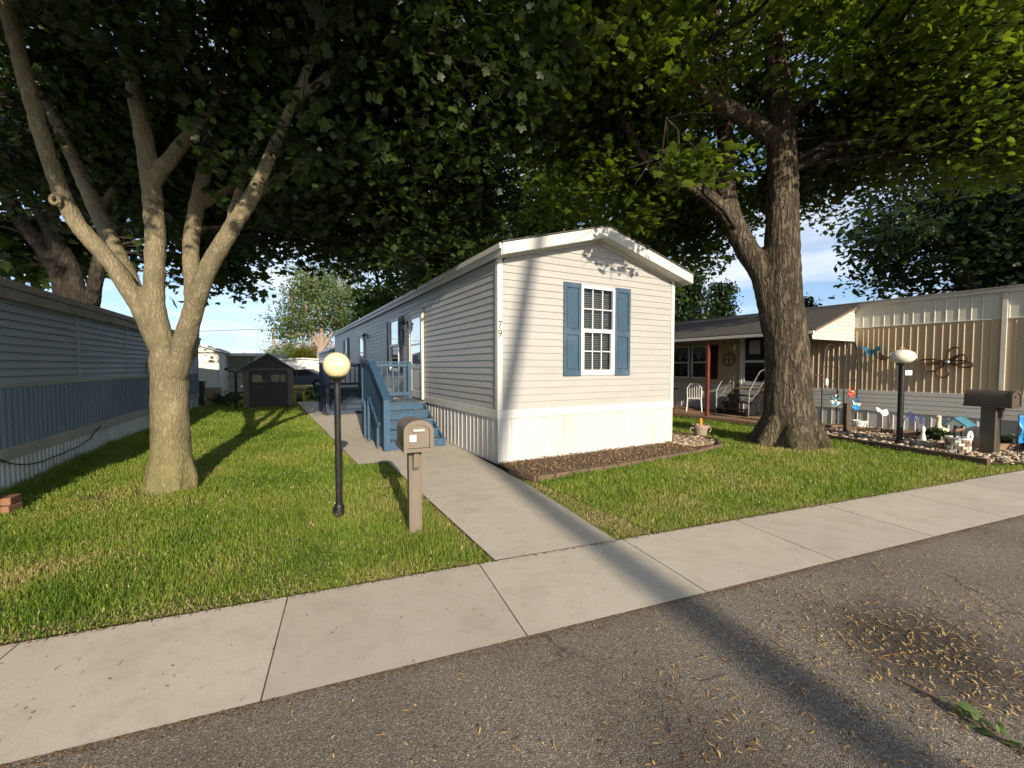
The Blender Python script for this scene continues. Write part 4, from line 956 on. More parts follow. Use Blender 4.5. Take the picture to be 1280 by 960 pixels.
for s in (-1, 1):
    x0, x1 = (-0.66, -0.004) if s < 0 else (0.004, 0.66)
    m = MB(); m.box(x0, x1, -0.035, -0.003, 0.03, ZE2-0.05); m.box(x0+0.06, x1-0.06, -0.045, -0.0351, 0.12, 0.82); m.box(x0+0.03, x1-0.03, -0.05, -0.0351, 0.90, 0.945)
    d = m.build('door', M['shed_dark'], t, bevel=0.006)
    m = MB(); m.box(x0+0.08, x1-0.08, -0.042, -0.0352, 0.99, 1.27); m.build('pane', M['glass'], d)
    m = MB(); hx = -0.05*s*-1; m.box(hx-0.016, hx+0.016, -0.085, -0.036, 0.68, 0.84); m.build('handle', M['black_metal'], d, bevel=0.005)
m = MB(); m.prism([(-0.8, ZE2+0.03), (0.8, ZE2+0.03), (0, ZA2-0.03)], lambda a, b, u: (a, u, b), -0.02, -0.003); m.build('gable_panel', M['shed_dark'], t)
# ---------------------------------------------------------------- globe lamp by the walk
t = thing('lamp_post', 'black lamp post with a yellowed round globe on the front lawn', 'lamp post', (-1.87, 4.58, 0))
m = MB(); m.tube([(0, 0, 0.0), (0, 0, 1.44)], 0.033, 16); m.build('pole', M['black_metal'], t, smooth=True)
m = MB(); m.lathe([(0.052, -0.02), (0.052, 0.09), (0.045, 0.115), (0.034, 0.12), (0.034, 0.14)], 16); m.box(-0.062, -0.02, -0.03, 0.03, 0.01, 0.08); m.build('base_collar', M['black_metal'], t, smooth=True, bevel=0.004)
m = MB(); m.lathe([(0.034, 1.42), (0.042, 1.43), (0.047, 1.455), (0.085, 1.468), (0.09, 1.485), (0.075, 1.495)], 24); m.build('globe_holder', M['black_metal'], t, smooth=True)
m = MB(); m.ball((0, 0, 1.612), 0.139, 40, lo=-66); m.build('globe', M['globe_amber'], t, smooth=True)
# mailbox
def mailbox(loc, rz, label, body, hgt, wd, ln, zb, post_w, flag=True, sticker=False):
    t = thing('mailbox', label, 'mailbox', loc, rz)
    m = MB(); h = post_w/2; m.box(-h, h, -h, h, -0.05, zb-0.03)
    for x in (-h-0.004, h-0.02): m.box(x, x+0.024, -h-0.004, -h+0.02, 0.0, zb-0.04)
    m.build('post', body, t, bevel=0.008)
    m = MB(); m.prism([(-h-0.002, zb-0.035), (-h-0.002, zb-0.22), (-h-0.03, zb-0.24), (-h-0.06, zb-0.2), (-h-0.075, zb-0.035)], lambda a, b, u: (u, a, b), -0.028, 0.028); m.build('bracket', body, t, bevel=0.006)
    y0, y1 = -ln*0.5, ln*0.5; r = wd/2; hs = hgt-r*0.72
    def arch(w, hh, n=14):
        rr_ = w/2; P = [(-rr_, 0), (-rr_, hh)]
        P += [(-rr_*math.cos(math.pi*k/n), hh+rr_*0.72*math.sin(math.pi*k/n)) for k in range(1, n)]
        return P + [(rr_, hh), (rr_, 0)]
    m = MB(); m.prism(arch(wd, hs), lambda a, b, u: (a, u, zb+b), y0+0.02, y1)
    b = m.build('body', body, t, smooth=True, bevel=0.005)
    m = MB(); m.box(-r-0.012, r+0.012, y0-0.012, y1+0.008, zb-0.034, zb-0.002)
    A, B = arch(wd+0.022, hs+0.004), arch(wd-0.05, hs-0.012)
    n = len(A)
    for i in range(n-1):                                            # raised rim of the front
        q = [(A[i][0], y0-0.012, zb+A[i][1]), (A[i+1][0], y0-0.012, zb+A[i+1][1]), (B[i+1][0], y0-0.012, zb+B[i+1][1]+0.0), (B[i][0], y0-0.012, zb+B[i][1]+0.0)]
        q2 = [(x, y0+0.028, z) for x, y, z in q]
        m.add(q+q2, [(0, 1, 2, 3), (4, 7, 6, 5), (0, 4, 5, 1), (1, 5, 6, 2), (2, 6, 7, 3), (3, 7, 4, 0)])
    m.build('rim', body, t, smooth=True)
    m = MB(); m.prism(arch(wd-0.052, hs-0.013), lambda a, b, u: (a, u, zb+b), y0+0.004, y0+0.019); d = m.build('door', body, t, bevel=0.003)
    m = MB(); m.box(-0.055, 0.055, y0-0.020, y0+0.003, zb+hs-0.005, zb+hs+0.022); m.build('handle', M['grey_trim'] if sticker else body, d, bevel=0.008)
    if sticker:
        m = MB(); m.box(-r+0.045, -r+0.105, y0+0.0005, y0+0.0035, zb+0.065, zb+0.125); st = m.build('sticker', M['sticker'], t)
        m = MB(); 
        for i, (a, c) in enumerate(((0.052, 0.098), (0.052, 0.078), (0.052, 0.092))): m.box(-r+a, -r+c, y0-0.0005, y0+0.0004, zb+0.106-0.016*i, zb+0.112-0.016*i)
        m.build('print', M['sticker_ink'], st)
    if flag:
        m = MB(); m.box(r+0.004, r+0.012, -0.02, 0.02, zb+0.05, zb+0.08); m.box(r+0.013, r+0.019, -0.15, 0.02, zb+0.052, zb+0.078); m.build('flag', body, t, bevel=0.002)
    return t
mailbox((-0.96, 4.17, 0), R(24), 'taupe plastic mailbox with a white sticker on the lawn by the walk', M['taupe'], 0.25, 0.255, 0.46, 0.84, 0.118, sticker=True)
mailbox((8.72, 7.78, 0), R(21), 'dark brown plastic mailbox on a post among river stones', M['brown_plastic'], 0.27, 0.32, 0.62, 0.90, 0.20)

# ---------------------------------------------------------------- lamp by the river stones
t = thing('lamp_post', 'black lamp post with a flattened white globe by the river stones', 'lamp post', (7.99, 8.79, 0))
m = MB(); m.tube([(0, 0, 0), (0, 0, 1.66)], 0.052, 16); m.build('pole', M['black_metal'], t, smooth=True)
m = MB(); m.lathe([(0.09, 0), (0.085, 0.05), (0.055, 0.08)], 16); m.build('base_collar', M['black_metal'], t, smooth=True)
m = MB(); m.lathe([(0.055, 1.62), (0.10, 1.635), (0.10, 1.66)], 20); m.build('globe_holder', M['black_metal'], t, smooth=True)
m = MB(); m.ball((0, 0, 1.80), 0.215, 36, (1, 1, 0.68)); m.build('globe', M['globe_white'], t, smooth=True)
m = MB(); m.box(0.053, 0.20, -0.012, -0.004, 1.42, 1.52); sg = m.build('number_plate', M['sticker'], t)
m = MB(); m.box(0.08, 0.10, -0.0145, -0.0125, 1.445, 1.495); m.box(0.115, 0.15, -0.0145, -0.0125, 1.445, 1.495); m.build('print', M['sticker_ink'], sg)
m = MB(); m.tube([(-0.02, 0, 1.945), (-0.05, 0, 1.99), (0.0, 0, 2.0), (0.04, 0, 1.96)], 0.008, 6); m.tube([(0.03, 0, 1.95), (0.2, 0.02, 1.86), (0.3, 0.02, 1.9)], 0.007, 6); m.build('hook', M['litter'], t, smooth=True)

# ---------------------------------------------------------------- trellises, ornaments
def trellis(loc, w, h, label, rz):
    t = thing('garden_trellis', label, 'trellis', loc, rz, 'arched trellises by the tan wall')
    for s in (-1, 1):
        m = MB(); m.tube([(s*w/2, 0, -0.05), (s*w/2, 0, h*0.72), (s*w/2*0.8, 0, h*0.9)], 0.017, 8); m.build('upright', M['shutter_dark'], t, smooth=True)
    m = MB(); m.tube([(-w/2*0.8, 0, h*0.9), (-w/2*0.55, 0, h*0.985), (0, 0, h), (w/2*0.55, 0, h*0.985), (w/2*0.8, 0, h*0.9)], 0.017, 8); m.build('arch', M['shutter_dark'], t, smooth=True)
    for z in (0.42, 0.57, 0.74):
        m = MB(); m.tube([(-w/2, 0, h*z), (w/2, 0, h*z)], 0.013, 6); m.build('crossbar', M['shutter_dark'], t, smooth=True)
    return t
trellis((7.98, 10.75, 0), 0.56, 2.15, 'black arched wire trellis closest to the furrowed tree trunk', R(20))
trellis((8.66, 10.95, 0), 0.50, 2.2, 'black arched wire trellis beside the blue pinwheels', R(20))
t = thing('tree_bracket', 'small white and rusty bracket fixed to the furrowed tree trunk', 'bracket', (6.18, 8.62, 1.38), R(-10))
m = MB(); m.tube([(-0.12, 0, 0.05), (0.12, 0, 0.03), (0.14, 0, -0.03)], 0.012, 6); m.build('arm', M['rust'], t, smooth=True)
m = MB(); m.lathe([(0.03, -0.14), (0.035, -0.05), (0.02, 0.0)], 10, (0.13, 0, -0.02)); m.build('jar', M['plastic_white'], t, smooth=True)
m = MB(); m.box(-0.05, 0.05, -0.05, 0.05, 0, 0.72); o = m.build('marker_post', M['wood_dark'], loc=(8.0, 10.2, 0), bevel=0.008)
tag(o, 'short square dark wooden post between the trellises and the river stones', 'post')
def pinwheel(loc, h, cols, label, rz, r=0.14, tilt=0.0):
    t = thing('garden_pinwheel', label, 'pinwheel', loc, rz, 'pinwheels on stakes')
    m = MB(); m.tube([(0, 0, 0), (0, 0, h)], 0.009, 6); m.build('stake', M['silver'], t, smooth=True)
    for k in range(6):
        a = k*math.pi/3+tilt; c, s_ = math.cos(a), math.sin(a); c2, s2 = math.cos(a+0.75), math.sin(a+0.75)
        m = MB(); m.add([(0, -0.03, h), (r*c, -0.03, h+r*s_), (r*0.95*c2, -0.075, h+r*0.95*s2), (r*0.4*c2, -0.085, h+r*0.4*s2)], [(0, 1, 2, 3)])
        m.add([(0, -0.026, h), (r*c, -0.026, h+r*s_), (r*0.95*c2, -0.071, h+r*0.95*s2), (r*0.4*c2, -0.081, h+r*0.4*s2)], [(3, 2, 1, 0)])
        m.build('blade', cols[k % len(cols)], t)
    m = MB(); m.ball((0, -0.06, h), 0.025, 10); m.build('hub', M['plastic_white'], t, smooth=True)
    return t
pinwheel((7.62, 10.15, 0), 0.80, [M['blue_mid'], M['plastic_white']], 'pinwheel with pale blue and white blades on a stake', R(10), 0.16)
pinwheel((8.28, 10.35, 0), 0.70, [M['blue_bright'], M['blue_bright'], M['plastic_white']], 'bright blue pinwheel with white tips on a low stake', R(25), 0.17, 0.4)
pinwheel((8.36, 10.6, 0), 0.98, [M['red'], M['red'], M['orange']], 'faded red pinwheel on the tallest stake', R(25), 0.15, 0.2)
# white metal bird on a stake
t = thing('bird_stake', 'white metal bird outline on a thin stake before the skirting', 'garden ornament', (8.62, 9.95, 0), R(15))
m = MB(); m.tube([(0, 0, 0), (0, 0, 0.52)], 0.007, 6); m.build('stake', M['black_metal'], t)
m = MB(); m.prism([(-0.22, 0.66), (-0.12, 0.64), (-0.02, 0.58), (0.14, 0.60), (0.20, 0.5), (0.12, 0.44), (0.0, 0.46), (-0.06, 0.53), (-0.16, 0.56)], lambda a, b, u: (a, u, b), -0.008, 0.008); m.build('bird', M['plastic_white'], t, bevel=0.003)
# navy wire spinner
t = thing('wire_spinner', 'navy blue wire arch spinner behind the globe lamp pole', 'garden ornament', (8.62, 9.25, 0), R(20))
m = MB(); m.tube([(-0.26, 0, 0.0), (-0.25, 0, 0.35), (-0.15, 0, 0.55), (0, 0, 0.62), (0.15, 0, 0.55), (0.25, 0, 0.35), (0.27, 0, 0.0)], 0.009, 6); m.build('arch', M['blue_navy'], t, smooth=True)
for (x, z, r) in ((0.02, 0.50, 0.10), (0.34, 0.42, 0.08), (-0.32, 0.44, 0.07)):
    m = MB()
    for k in range(7):
        a = k*0.9; m.prism([(x, z), (x+r*math.cos(a-.28), z+r*math.sin(a-.28)), (x+r*1.15*math.cos(a), z+r*1.15*math.sin(a)), (x+r*math.cos(a+.28), z+r*math.sin(a+.28))], lambda p, q, u: (p, u, q), -0.02-0.002*k, -0.016-0.002*k)
    m.build('flower', M['blue_navy'], t)
# small figures of moulded stone
m = MB(); m.lathe([(0.05, 0), (0.06, 0.02), (0.05, 0.12), (0.028, 0.2), (0.045, 0.26), (0.03, 0.32), (0.005, 0.34)], 12); o = m.build('stone_figure', M['plastic_white'], loc=(8.72, 9.05, 0), smooth=True)
tag(o, 'small white stone figure in front of the skirting by the spinner', 'garden ornament')
# goose
t = thing('goose_figure', 'cream concrete goose standing in the stone bed near the well', 'garden ornament', (9.28, 9.22, 0), R(20))
prof = [(0.0, 0, 0.16), ]
m = MB()
m.tube([(0.24, 0, 0.24), (0.18, 0, 0.2), (0.08, 0, 0.17), (-0.04, 0, 0.18), (-0.11, 0, 0.25), (-0.115, 0, 0.36), (-0.10, 0, 0.46), (-0.105, 0, 0.52), (-0.15, 0, 0.535)], [0.012, 0.06, 0.11, 0.115, 0.075, 0.045, 0.034, 0.040, 0.018], 14)
m.lathe([(0.10, 0.0), (0.10, 0.03), (0.05, 0.09)], 14, (0.02, 0, 0)); m.build('body', M['cream_paint'], t, smooth=True)
m = MB(); m.tube([(-0.15, 0, 0.535), (-0.2, 0, 0.522)], [0.018, 0.006], 8); m.build('beak', M['orange'], t, smooth=True)
# wishing well ornament
t = thing('wishing_well', 'small brick wishing well ornament with a blue roof and white trim', 'garden ornament', (8.32, 7.95, 0), R(25))
m = MB()
for row in range(4):
    for k in range(10):
        a = (k+0.5*(row % 2))*2*math.pi/10; Mx = Matrix.Rotation(a, 4, 'Z') @ Matrix.Translation((0.155, 0, 0)); m.cur = (k+row) % 3
        m.box(-0.03, 0.02, -0.044, 0.044, 0.02+row*0.058, 0.02+row*0.058+0.052, Mx)
m.build('brick_ring', [M['stone_brown'], M['stone_pale'], M['plastic_white']], t, bevel=0.006)
m = MB(); m.lathe([(0.15, 0), (0.15, 0.24)], 20); m.build('inner_ring', M['wood_dark'], t)
m = MB(); m.lathe([(0.19, 0.255), (0.19, 0.285), (0.12, 0.285), (0.12, 0.255)], 20); m.build('rim', M['plastic_white'], t)
for s in (-1, 1):
    m = MB(); m.box(s*0.14-0.015, s*0.14+0.015, -0.015, 0.015, 0.28, 0.53); m.build('upright', M['rust'], t)
m = MB(); m.tube([(-0.16, 0, 0.42), (0.16, 0, 0.42)], 0.03, 10); m.build('crank', M['wood_brown'], t)
m = MB()
for s in (-1, 1): m.prism([(s*0.17, 0.50), (s*0.175, 0.52), (0, 0.66), (0, 0.64)], lambda a, b, u: (u, a, b), -0.2, 0.2)
m.build('roof', M['blue_mid'], t)
m = MB(); m.prism([(-0.14, 0.515), (0.14, 0.515), (0, 0.632)], lambda a, b, u: (u, a, b), -0.185, -0.17); m.build('gable', M['plastic_white'], t)
m = MB(); m.tube([(-0.1+0.1*math.cos(k*.4), -0.19, 0.30+0.12*math.sin(k*.4)) for k in range(9)], 0.016, 8); m.tube([(-0.1+0.06*math.cos(k*.4), -0.19, 0.30+0.07*math.sin(k*.4)) for k in range(9)], 0.012, 8); m.build('scroll', M['plastic_white'], t, smooth=True)
# blue garden flag on a wire stand
t = thing('garden_flag', 'bright blue garden flag with a white mark behind the dark mailbox', 'flag', (8.98, 7.5, 0), R(20))
m = MB(); m.tube([(-0.14, 0, 0), (-0.14, 0, 0.76), (0.16, 0, 0.76)], 0.008, 6); m.build('stand', M['black_metal'], t, smooth=True)
m = MB(); n = 10
for k in range(n):
    z0, z1 = 0.74-0.5*k/n, 0.74-0.5*(k+1)/n; o0, o1 = 0.03*math.sin(k*0.9)+0.015*k/n, 0.03*math.sin((k+1)*0.9)+0.015*(k+1)/n; sh = lambda z: (0.74-z)*0.14
    m.quad((-0.12+sh(z0), o0, z0), (0.12+sh(z0)*.6, o0+0.01, z0), (0.12+sh(z1)*.6, o1+0.01, z1), (-0.12+sh(z1), o1, z1))
fl = m.build('cloth', M['blue_bright'], t, smooth=True, weld=True)
sm = fl.modifiers.new('thick', 'SOLIDIFY'); sm.thickness = 0.004
m = MB(); m.prism([(0.0, 0.44), (0.03, 0.50), (0.07, 0.51), (0.1, 0.46), (0.07, 0.40), (0.03, 0.41)], lambda a, b, u: (a, u, b), -0.04, -0.037); m.build('emblem', M['plastic_white'], t)
# pots, tools and bits along the wall
m = MB(); m.lathe([(0.10, 0), (0.15, 0.2), (0.165, 0.21), (0.165, 0.26), (0.14, 0.26), (0.13, 0.2), (0.05, 0.19)], 20); o = m.build('flower_pot', M['plastic_white'], loc=(8.62, 10.6, 0), smooth=True)
tag(o, 'round white flower pot below the pinwheels', 'plant pot')
m = MB(); m.box(-0.17, 0.17, -0.09, 0.09, 0, 0.13); o = m.build('planter_box', M['wood_brown'], loc=(8.15, 10.75, 0), bevel=0.01); tag(o, 'small brown wooden planter box beneath the trellis', 'planter')
t = thing('hand_shovel', 'small brown shovel leaning on the white skirting', 'shovel', (8.82, 9.95, 0), R(20))
m = MB(); m.tube([(0, 0, 0.12), (0.02, 0.05, 0.5)], 0.012, 8); m.build('handle', M['wood_brown'], t); m = MB(); m.prism([(-0.06, 0.14), (0.06, 0.14), (0.06, 0.04), (0, -0.02), (-0.06, 0.04)], lambda a, b, u: (a, u, b), -0.004, 0.004); m.build('shovel_blade', M['black_metal'], t)
t = thing('planter_pot', 'taupe two-handled planter pot at the corner of the mulch bed', 'plant pot', (4.22, 9.55, 0), R(10))
m = MB(); m.lathe([(0.11, 0), (0.12, 0.02), (0.15, 0.22), (0.175, 0.225), (0.18, 0.30), (0.16, 0.30), (0.14, 0.24), (0.02, 0.23)], 24); m.build('pot', M['pot_brown'], t, smooth=True)
for s in (-1, 1):
    m = MB(); m.tube([(s*0.16, 0, 0.22), (s*0.24, 0, 0.24), (s*0.26, 0, 0.18), (s*0.22, 0, 0.12)], 0.014, 8); m.build('handle', M['pot_brown'], t, smooth=True)
m = MB(); m.box(-0.03, 0.03, -0.02, 0.02, 0.22, 0.44); m.build('plant_stick', M['orange'], t)
# bricks by the blue home
for (x, y, z, r, lb) in ((-5.68, 4.66, -0.01, 0.3, 'grey brown stone block, lower of the two beside the blue home'), (-5.70, 4.67, 0.075, 0.42, 'red brick lying on the stone block by the blue home')):
    m = MB(); m.box(-0.17, 0.17, -0.10, 0.10, 0.0, 0.082); o = m.build('paving_brick', M['terracotta'] if z else M['stone_brown'], loc=(x, y, z), bevel=0.01); o.rotation_euler.z = r; tag(o, lb, 'brick')
# back garden things
t = thing('post_stand', 'thin black post with upturned arms in front of the shed', 'post', (-10.25, 15.9, 0), R(29))
m = MB(); m.tube([(0, 0, 0), (0, 0, 1.36)], 0.042, 10); m.build('pole', M['black_metal'], t, smooth=True)
m = MB(); m.tube([(-0.3, 0, 1.50), (-0.16, 0, 1.42), (0, 0, 1.38), (0.25, 0, 1.43), (0.42, 0, 1.54)], 0.025, 8); m.ball((-0.29, 0, 1.5), 0.06, 10); m.ball((0.42, 0, 1.55), 0.06, 10); m.build('arm', M['black_metal'], t, smooth=True)
t = thing('meter_pedestal', 'dark utility meter pedestal at the far corner of the blue home', 'meter', (-12.9, 16.6, 0), R(29))
m = MB(); m.box(-0.06, 0.06, -0.05, 0.05, 0, 0.75); m.build('post', M['grey_trim'], t); m = MB(); m.box(-0.15, 0.15, -0.14, 0.06, 0.75, 1.28); m.box(0.15, 0.2, -0.1, 0.02, 0.85, 1.05); m.build('box', M['black_metal'], t, bevel=0.01)
m = MB(); m.lathe([(0.1, 0), (0.1, 0.1)], 16); b = m.build('dial', M['black_metal'], t); b.rotation_euler.x = R(90); b.location = (0, -0.14, 1.12)
t = thing('rubbish_bin', 'dark green wheeled rubbish bin beside the meter pedestal', 'bin', (-12.65, 17.15, 0), R(29))
m = MB(); m.add([(-0.22, -0.25, 0.06), (0.22, -0.25, 0.06), (0.22, 0.22, 0.06), (-0.22, 0.22, 0.06), (-0.28, -0.32, 0.95), (0.28, -0.32, 0.95), (0.28, 0.3, 0.95), (-0.28, 0.3, 0.95)], [(3, 2, 1, 0), (4, 5, 6, 7), (0, 1, 5, 4), (1, 2, 6, 5), (2, 3, 7, 6), (3, 0, 4, 7)]); m.build('body', M['green_plastic'], t, bevel=0.02)
m = MB(); m.box(-0.3, 0.3, -0.35, 0.33, 0.955, 1.02); m.build('lid', M['green_plastic'], t, bevel=0.02)
for s in (-1, 1):
    m = MB(); m.tube([(s*0.2-0.03, 0.24, 0.1), (s*0.2+0.03, 0.24, 0.1)], 0.1, 14); m.build('wheel', M['rubber'], t)
m = MB(); m.box(-0.28, 0.28, -0.04, 0.04, 0.0, 0.72); o = m.build('leaning_panel', M['stone_tan'], loc=(-12.3, 17.6, 0.02), bevel=0.01); o.rotation_euler = (R(-12), 0, R(29)); tag(o, 'beige flat panel leaning on the white gable', 'panel')
# kettle barbecue
t = thing('kettle_barbecue', 'black kettle barbecue standing by the grey home', 'barbecue', (-8.35, 19.0, 0), 0.3)
m = MB(); m.ball((0, 0, 0.72), 0.28, 20, (1, 1, 0.75)); m.build('bowl', M['black_metal'], t, smooth=True)
for k in range(3):
    a = k*2.1; m = MB(); m.tube([(0.15*math.cos(a), 0.15*math.sin(a), 0.62), (0.3*math.cos(a), 0.3*math.sin(a), 0)], 0.013, 6); m.build('leg', M['silver'], t)
m = MB(); m.tube([(-0.07, 0, 0.93), (-0.05, 0, 0.98), (0.05, 0, 0.98), (0.07, 0, 0.93)], 0.012, 6); m.build('handle', M['wood_dark'], t)
t = thing('hose_reel', 'yellow hose reel cart on the grass right behind the shed', 'hose reel', (-8.72, 17.6, 0), R(20))
m = MB(); m.tube([(-0.11, 0, 0.34), (0.11, 0, 0.34)], 0.19, 16); m.build('hose', M['green_plastic'], t)
for s in (-1, 1):
    m = MB(); m.tube([(s*0.13-0.012, 0, 0.34), (s*0.13+0.012, 0, 0.34)], 0.25, 18); m.build('reel_side', M['yellow'], t)
m = MB(); 
for s in (-1, 1): m.tube([(s*0.16, -0.15, 0.0), (s*0.16, 0.0, 0.34), (s*0.16, 0.12, 0.8)], 0.014, 8)
m.tube([(-0.16, 0.12, 0.8), (0.16, 0.12, 0.8)], 0.016, 8); m.build('frame', M['yellow'], t)
# parked car
t = thing('parked_car', 'slate blue parked car before the far white home', 'car', (-15.0, 30.2, 0), R(12))
side = [(-2.2, 0.32), (-2.25, 0.62), (-2.1, 0.82), (-1.25, 0.92), (-0.55, 1.36), (0.75, 1.42), (1.5, 1.0), (2.1, 0.92), (2.25, 0.65), (2.2, 0.32)]
def arc(cx, r): return [(cx+r*math.cos(a), 0.32+r*math.sin(a)) for a in [math.pi*k/8 for k in range(9)]]
m = MB(); out_ = side + arc(1.4, 0.37) + arc(-1.4, 0.37)
m.prism(out_, lambda a, b, u: (a, u*(1-max(0, b-0.9)*0.25), b), -0.85, 0.85); m.build('body', M['car_paint'], t, bevel=0.03, smooth=True)
for s in (-1, 1):
    for pl in ([(-0.95, 0.95), (-0.48, 1.28), (0.05, 1.33), (0.05, 0.96)], [(0.12, 0.96), (0.12, 1.33), (0.68, 1.34), (1.18, 1.0)]):
        m = MB(); m.prism(pl, lambda a, b, u: (a, s*(0.852*(1-max(0, b-0.9)*0.25))+u, b), -0.004, 0.004); m.build('side_window', M['dark_room'], t)
m = MB(); m.quad((-1.2, -0.72, 0.952), (-1.2, 0.72, 0.952), (-0.58, 0.68, 1.355), (-0.58, -0.68, 1.355)); m.build('windscreen', M['dark_room'], t)
for x in (-1.4, 1.4):
    for s in (-1, 1):
        m = MB(); m.tube([(x, s*0.66, 0.32), (x, s*0.865, 0.32)], 0.32, 20); wl = m.build('wheel', M['rubber'], t); m = MB(); m.tube([(x, s*0.86, 0.32), (x, s*0.875, 0.32)], 0.19, 16); m.build('rim', M['silver'], wl)
for s in (-0.6, 0.6):
    m = MB(); m.box(-2.27, -2.2, s-0.16, s+0.16, 0.62, 0.76); m.build('headlight', M['frame_white'], t, bevel=0.02)
# utility pole with a wire
t = thing('utility_pole', 'wooden utility pole with a crossarm far beyond the shed', 'utility pole', (-33.4, 60, 0), 0)
m = MB(); m.tube([(0.55, 0, -0.2), (0.0, 0, 6.9)], [0.22, 0.16], 12); m.build('pole', M['utility_wood'], t, smooth=True)
for z, w in ((6.55, 2.4), (5.0, 2.6)):
    m = MB(); m.box(-w/2, w/2, -0.2, -0.08, z-0.07, z+0.07); m.build('crossarm', M['utility_wood'], t)
    for k in (-1, -0.4, 0.4, 1):
        m = MB(); m.lathe([(0.05, 0), (0.07, 0.1), (0.03, 0.2)], 8, (k*w/2*0.9, -0.14, z+0.07)); m.build('insulator', M['grey_trim'], t)
for k, (a, b) in enumerate((((-34.4, 59.86, 6.78), (-75, 60, 6.6)), ((-32.4, 59.86, 6.78), (30, 70, 2.6 if False else 4.5)))):
    m = MB(); P = []
    for i in range(21):
        u = i/20; P.append((a[0]+(b[0]-a[0])*u, a[1]+(b[1]-a[1])*u, a[2]+(b[2]-a[2])*u-1.1*math.sin(math.pi*u)*(0.35+0.3*k)))
    m.tube(P, 0.035, 5); o = m.build('overhead_wire', M['rubber'])
    tag(o, ('dark overhead wire running from the utility pole behind the near maple', 'dark overhead wire sagging from the utility pole behind the pale tree')[k], 'wire')
# ---------------------------------------------------------------- foliage tools
LOBED = np.array([(0, -0.5, 0), (0.2, -0.27, .02), (0.40, -0.24, .0), (0.40, -0.02, .03), (0.54, 0.22, -.03), (0.28, 0.27, .02), (0.0, 0.62, -.04), (-0.28, 0.27, .02), (-0.54, 0.22, -.03), (-0.40, -0.02, .03), (-0.40, -0.24, .0), (-0.2, -0.27, .02), (0, 0.02, .07)])
def fan(n): return np.array([(12, i, (i+1) % 12) for i in range(12)])
LOBED_F = fan(12)
OVAL = np.array([(0, -0.5, 0), (0.3, -0.08, 0.0), (0.2, 0.3, -.03), (0, 0.55, -.08), (-0.2, 0.3, -.03), (-0.3, -0.08, 0.0), (0, 0, 0.08)])
OVAL_F = np.array([(6, i, (i+1) % 6) for i in range(6)])
DIAM = np.array([(0, -0.5, 0), (0.34, 0.05, 0.06), (0, 0.5, -0.04), (-0.34, 0.05, 0.06)])
DIAM_F = np.array([(0, 1, 2), (0, 2, 3)])
def leaf_mesh(name, P, size, m, parent, shape='lobed', tilt=0.55, bias=None, hang=0.0):
    tv, tf = {'lobed': (LOBED, LOBED_F), 'oval': (OVAL, OVAL_F), 'diam': (DIAM, DIAM_F)}[shape]
    n = len(P); yaw = rng.uniform(0, 2*np.pi, n); pit = rng.normal(hang, tilt, n); rol = rng.normal(0, tilt, n)
    sz = size*np.clip(rng.lognormal(-0.08, 0.32, n), 0.4, 1.7)
    cy, sy, cp, sp, cr, sr = np.cos(yaw), np.sin(yaw), np.cos(pit), np.sin(pit), np.cos(rol), np.sin(rol)
    # R = Rz(yaw) Rx(pitch) Ry(roll)
    v = tv[None]*sz[:, None, None]
    x, y, z = v[..., 0], v[..., 1], v[..., 2]
    x1 = x*cr[:, None]+z*sr[:, None]; z1 = -x*sr[:, None]+z*cr[:, None]
    y2 = y*cp[:, None]-z1*sp[:, None]; z2 = y*sp[:, None]+z1*cp[:, None]
    x3 = x1*cy[:, None]-y2*sy[:, None]; y3 = x1*sy[:, None]+y2*cy[:, None]
    co = np.stack([x3, y3, z2], -1) + P[:, None, :]
    k = len(tv); f = (tf[None]+np.arange(n)[:, None, None]*k).reshape(-1)
    r = np.clip(rng.normal(0.5, 0.26, n) if bias is None else bias+rng.normal(0, 0.2, n), 0, 1)
    return np_mesh(name, co.reshape(-1, 3), f, np.full(n*len(tf), 3), m, parent, np.repeat(r, len(tf)))
def crown_points(ells, keep, per, spread, flat=0.6):
    """clumps spread through ellipsoids; returns clump centres and leaf positions"""
    C = []
    for cx, cy, cz, rx, ry, rz, n in ells:
        d = rng.normal(0, 1, (n*3, 3)); d /= np.linalg.norm(d, axis=1)[:, None]
        r = rng.uniform(0, 1, n*3)**0.42
        p = d*r[:, None]*np.array([rx, ry, rz]) + np.array([cx, cy, cz])
        p = p[keep(p)][:n]; C.append(p)
    C = np.concatenate(C); k = len(C)
    q = rng.normal(0, 1, (k, per, 3)); q /= np.maximum(1.0, np.linalg.norm(q, axis=2)/1.9)[..., None]
    sc = spread*rng.uniform(0.65, 1.25, (k, 1, 1))
    P = (C[:, None, :] + q*sc*np.array([1, 1, flat])).reshape(-1, 3)
    return C, P
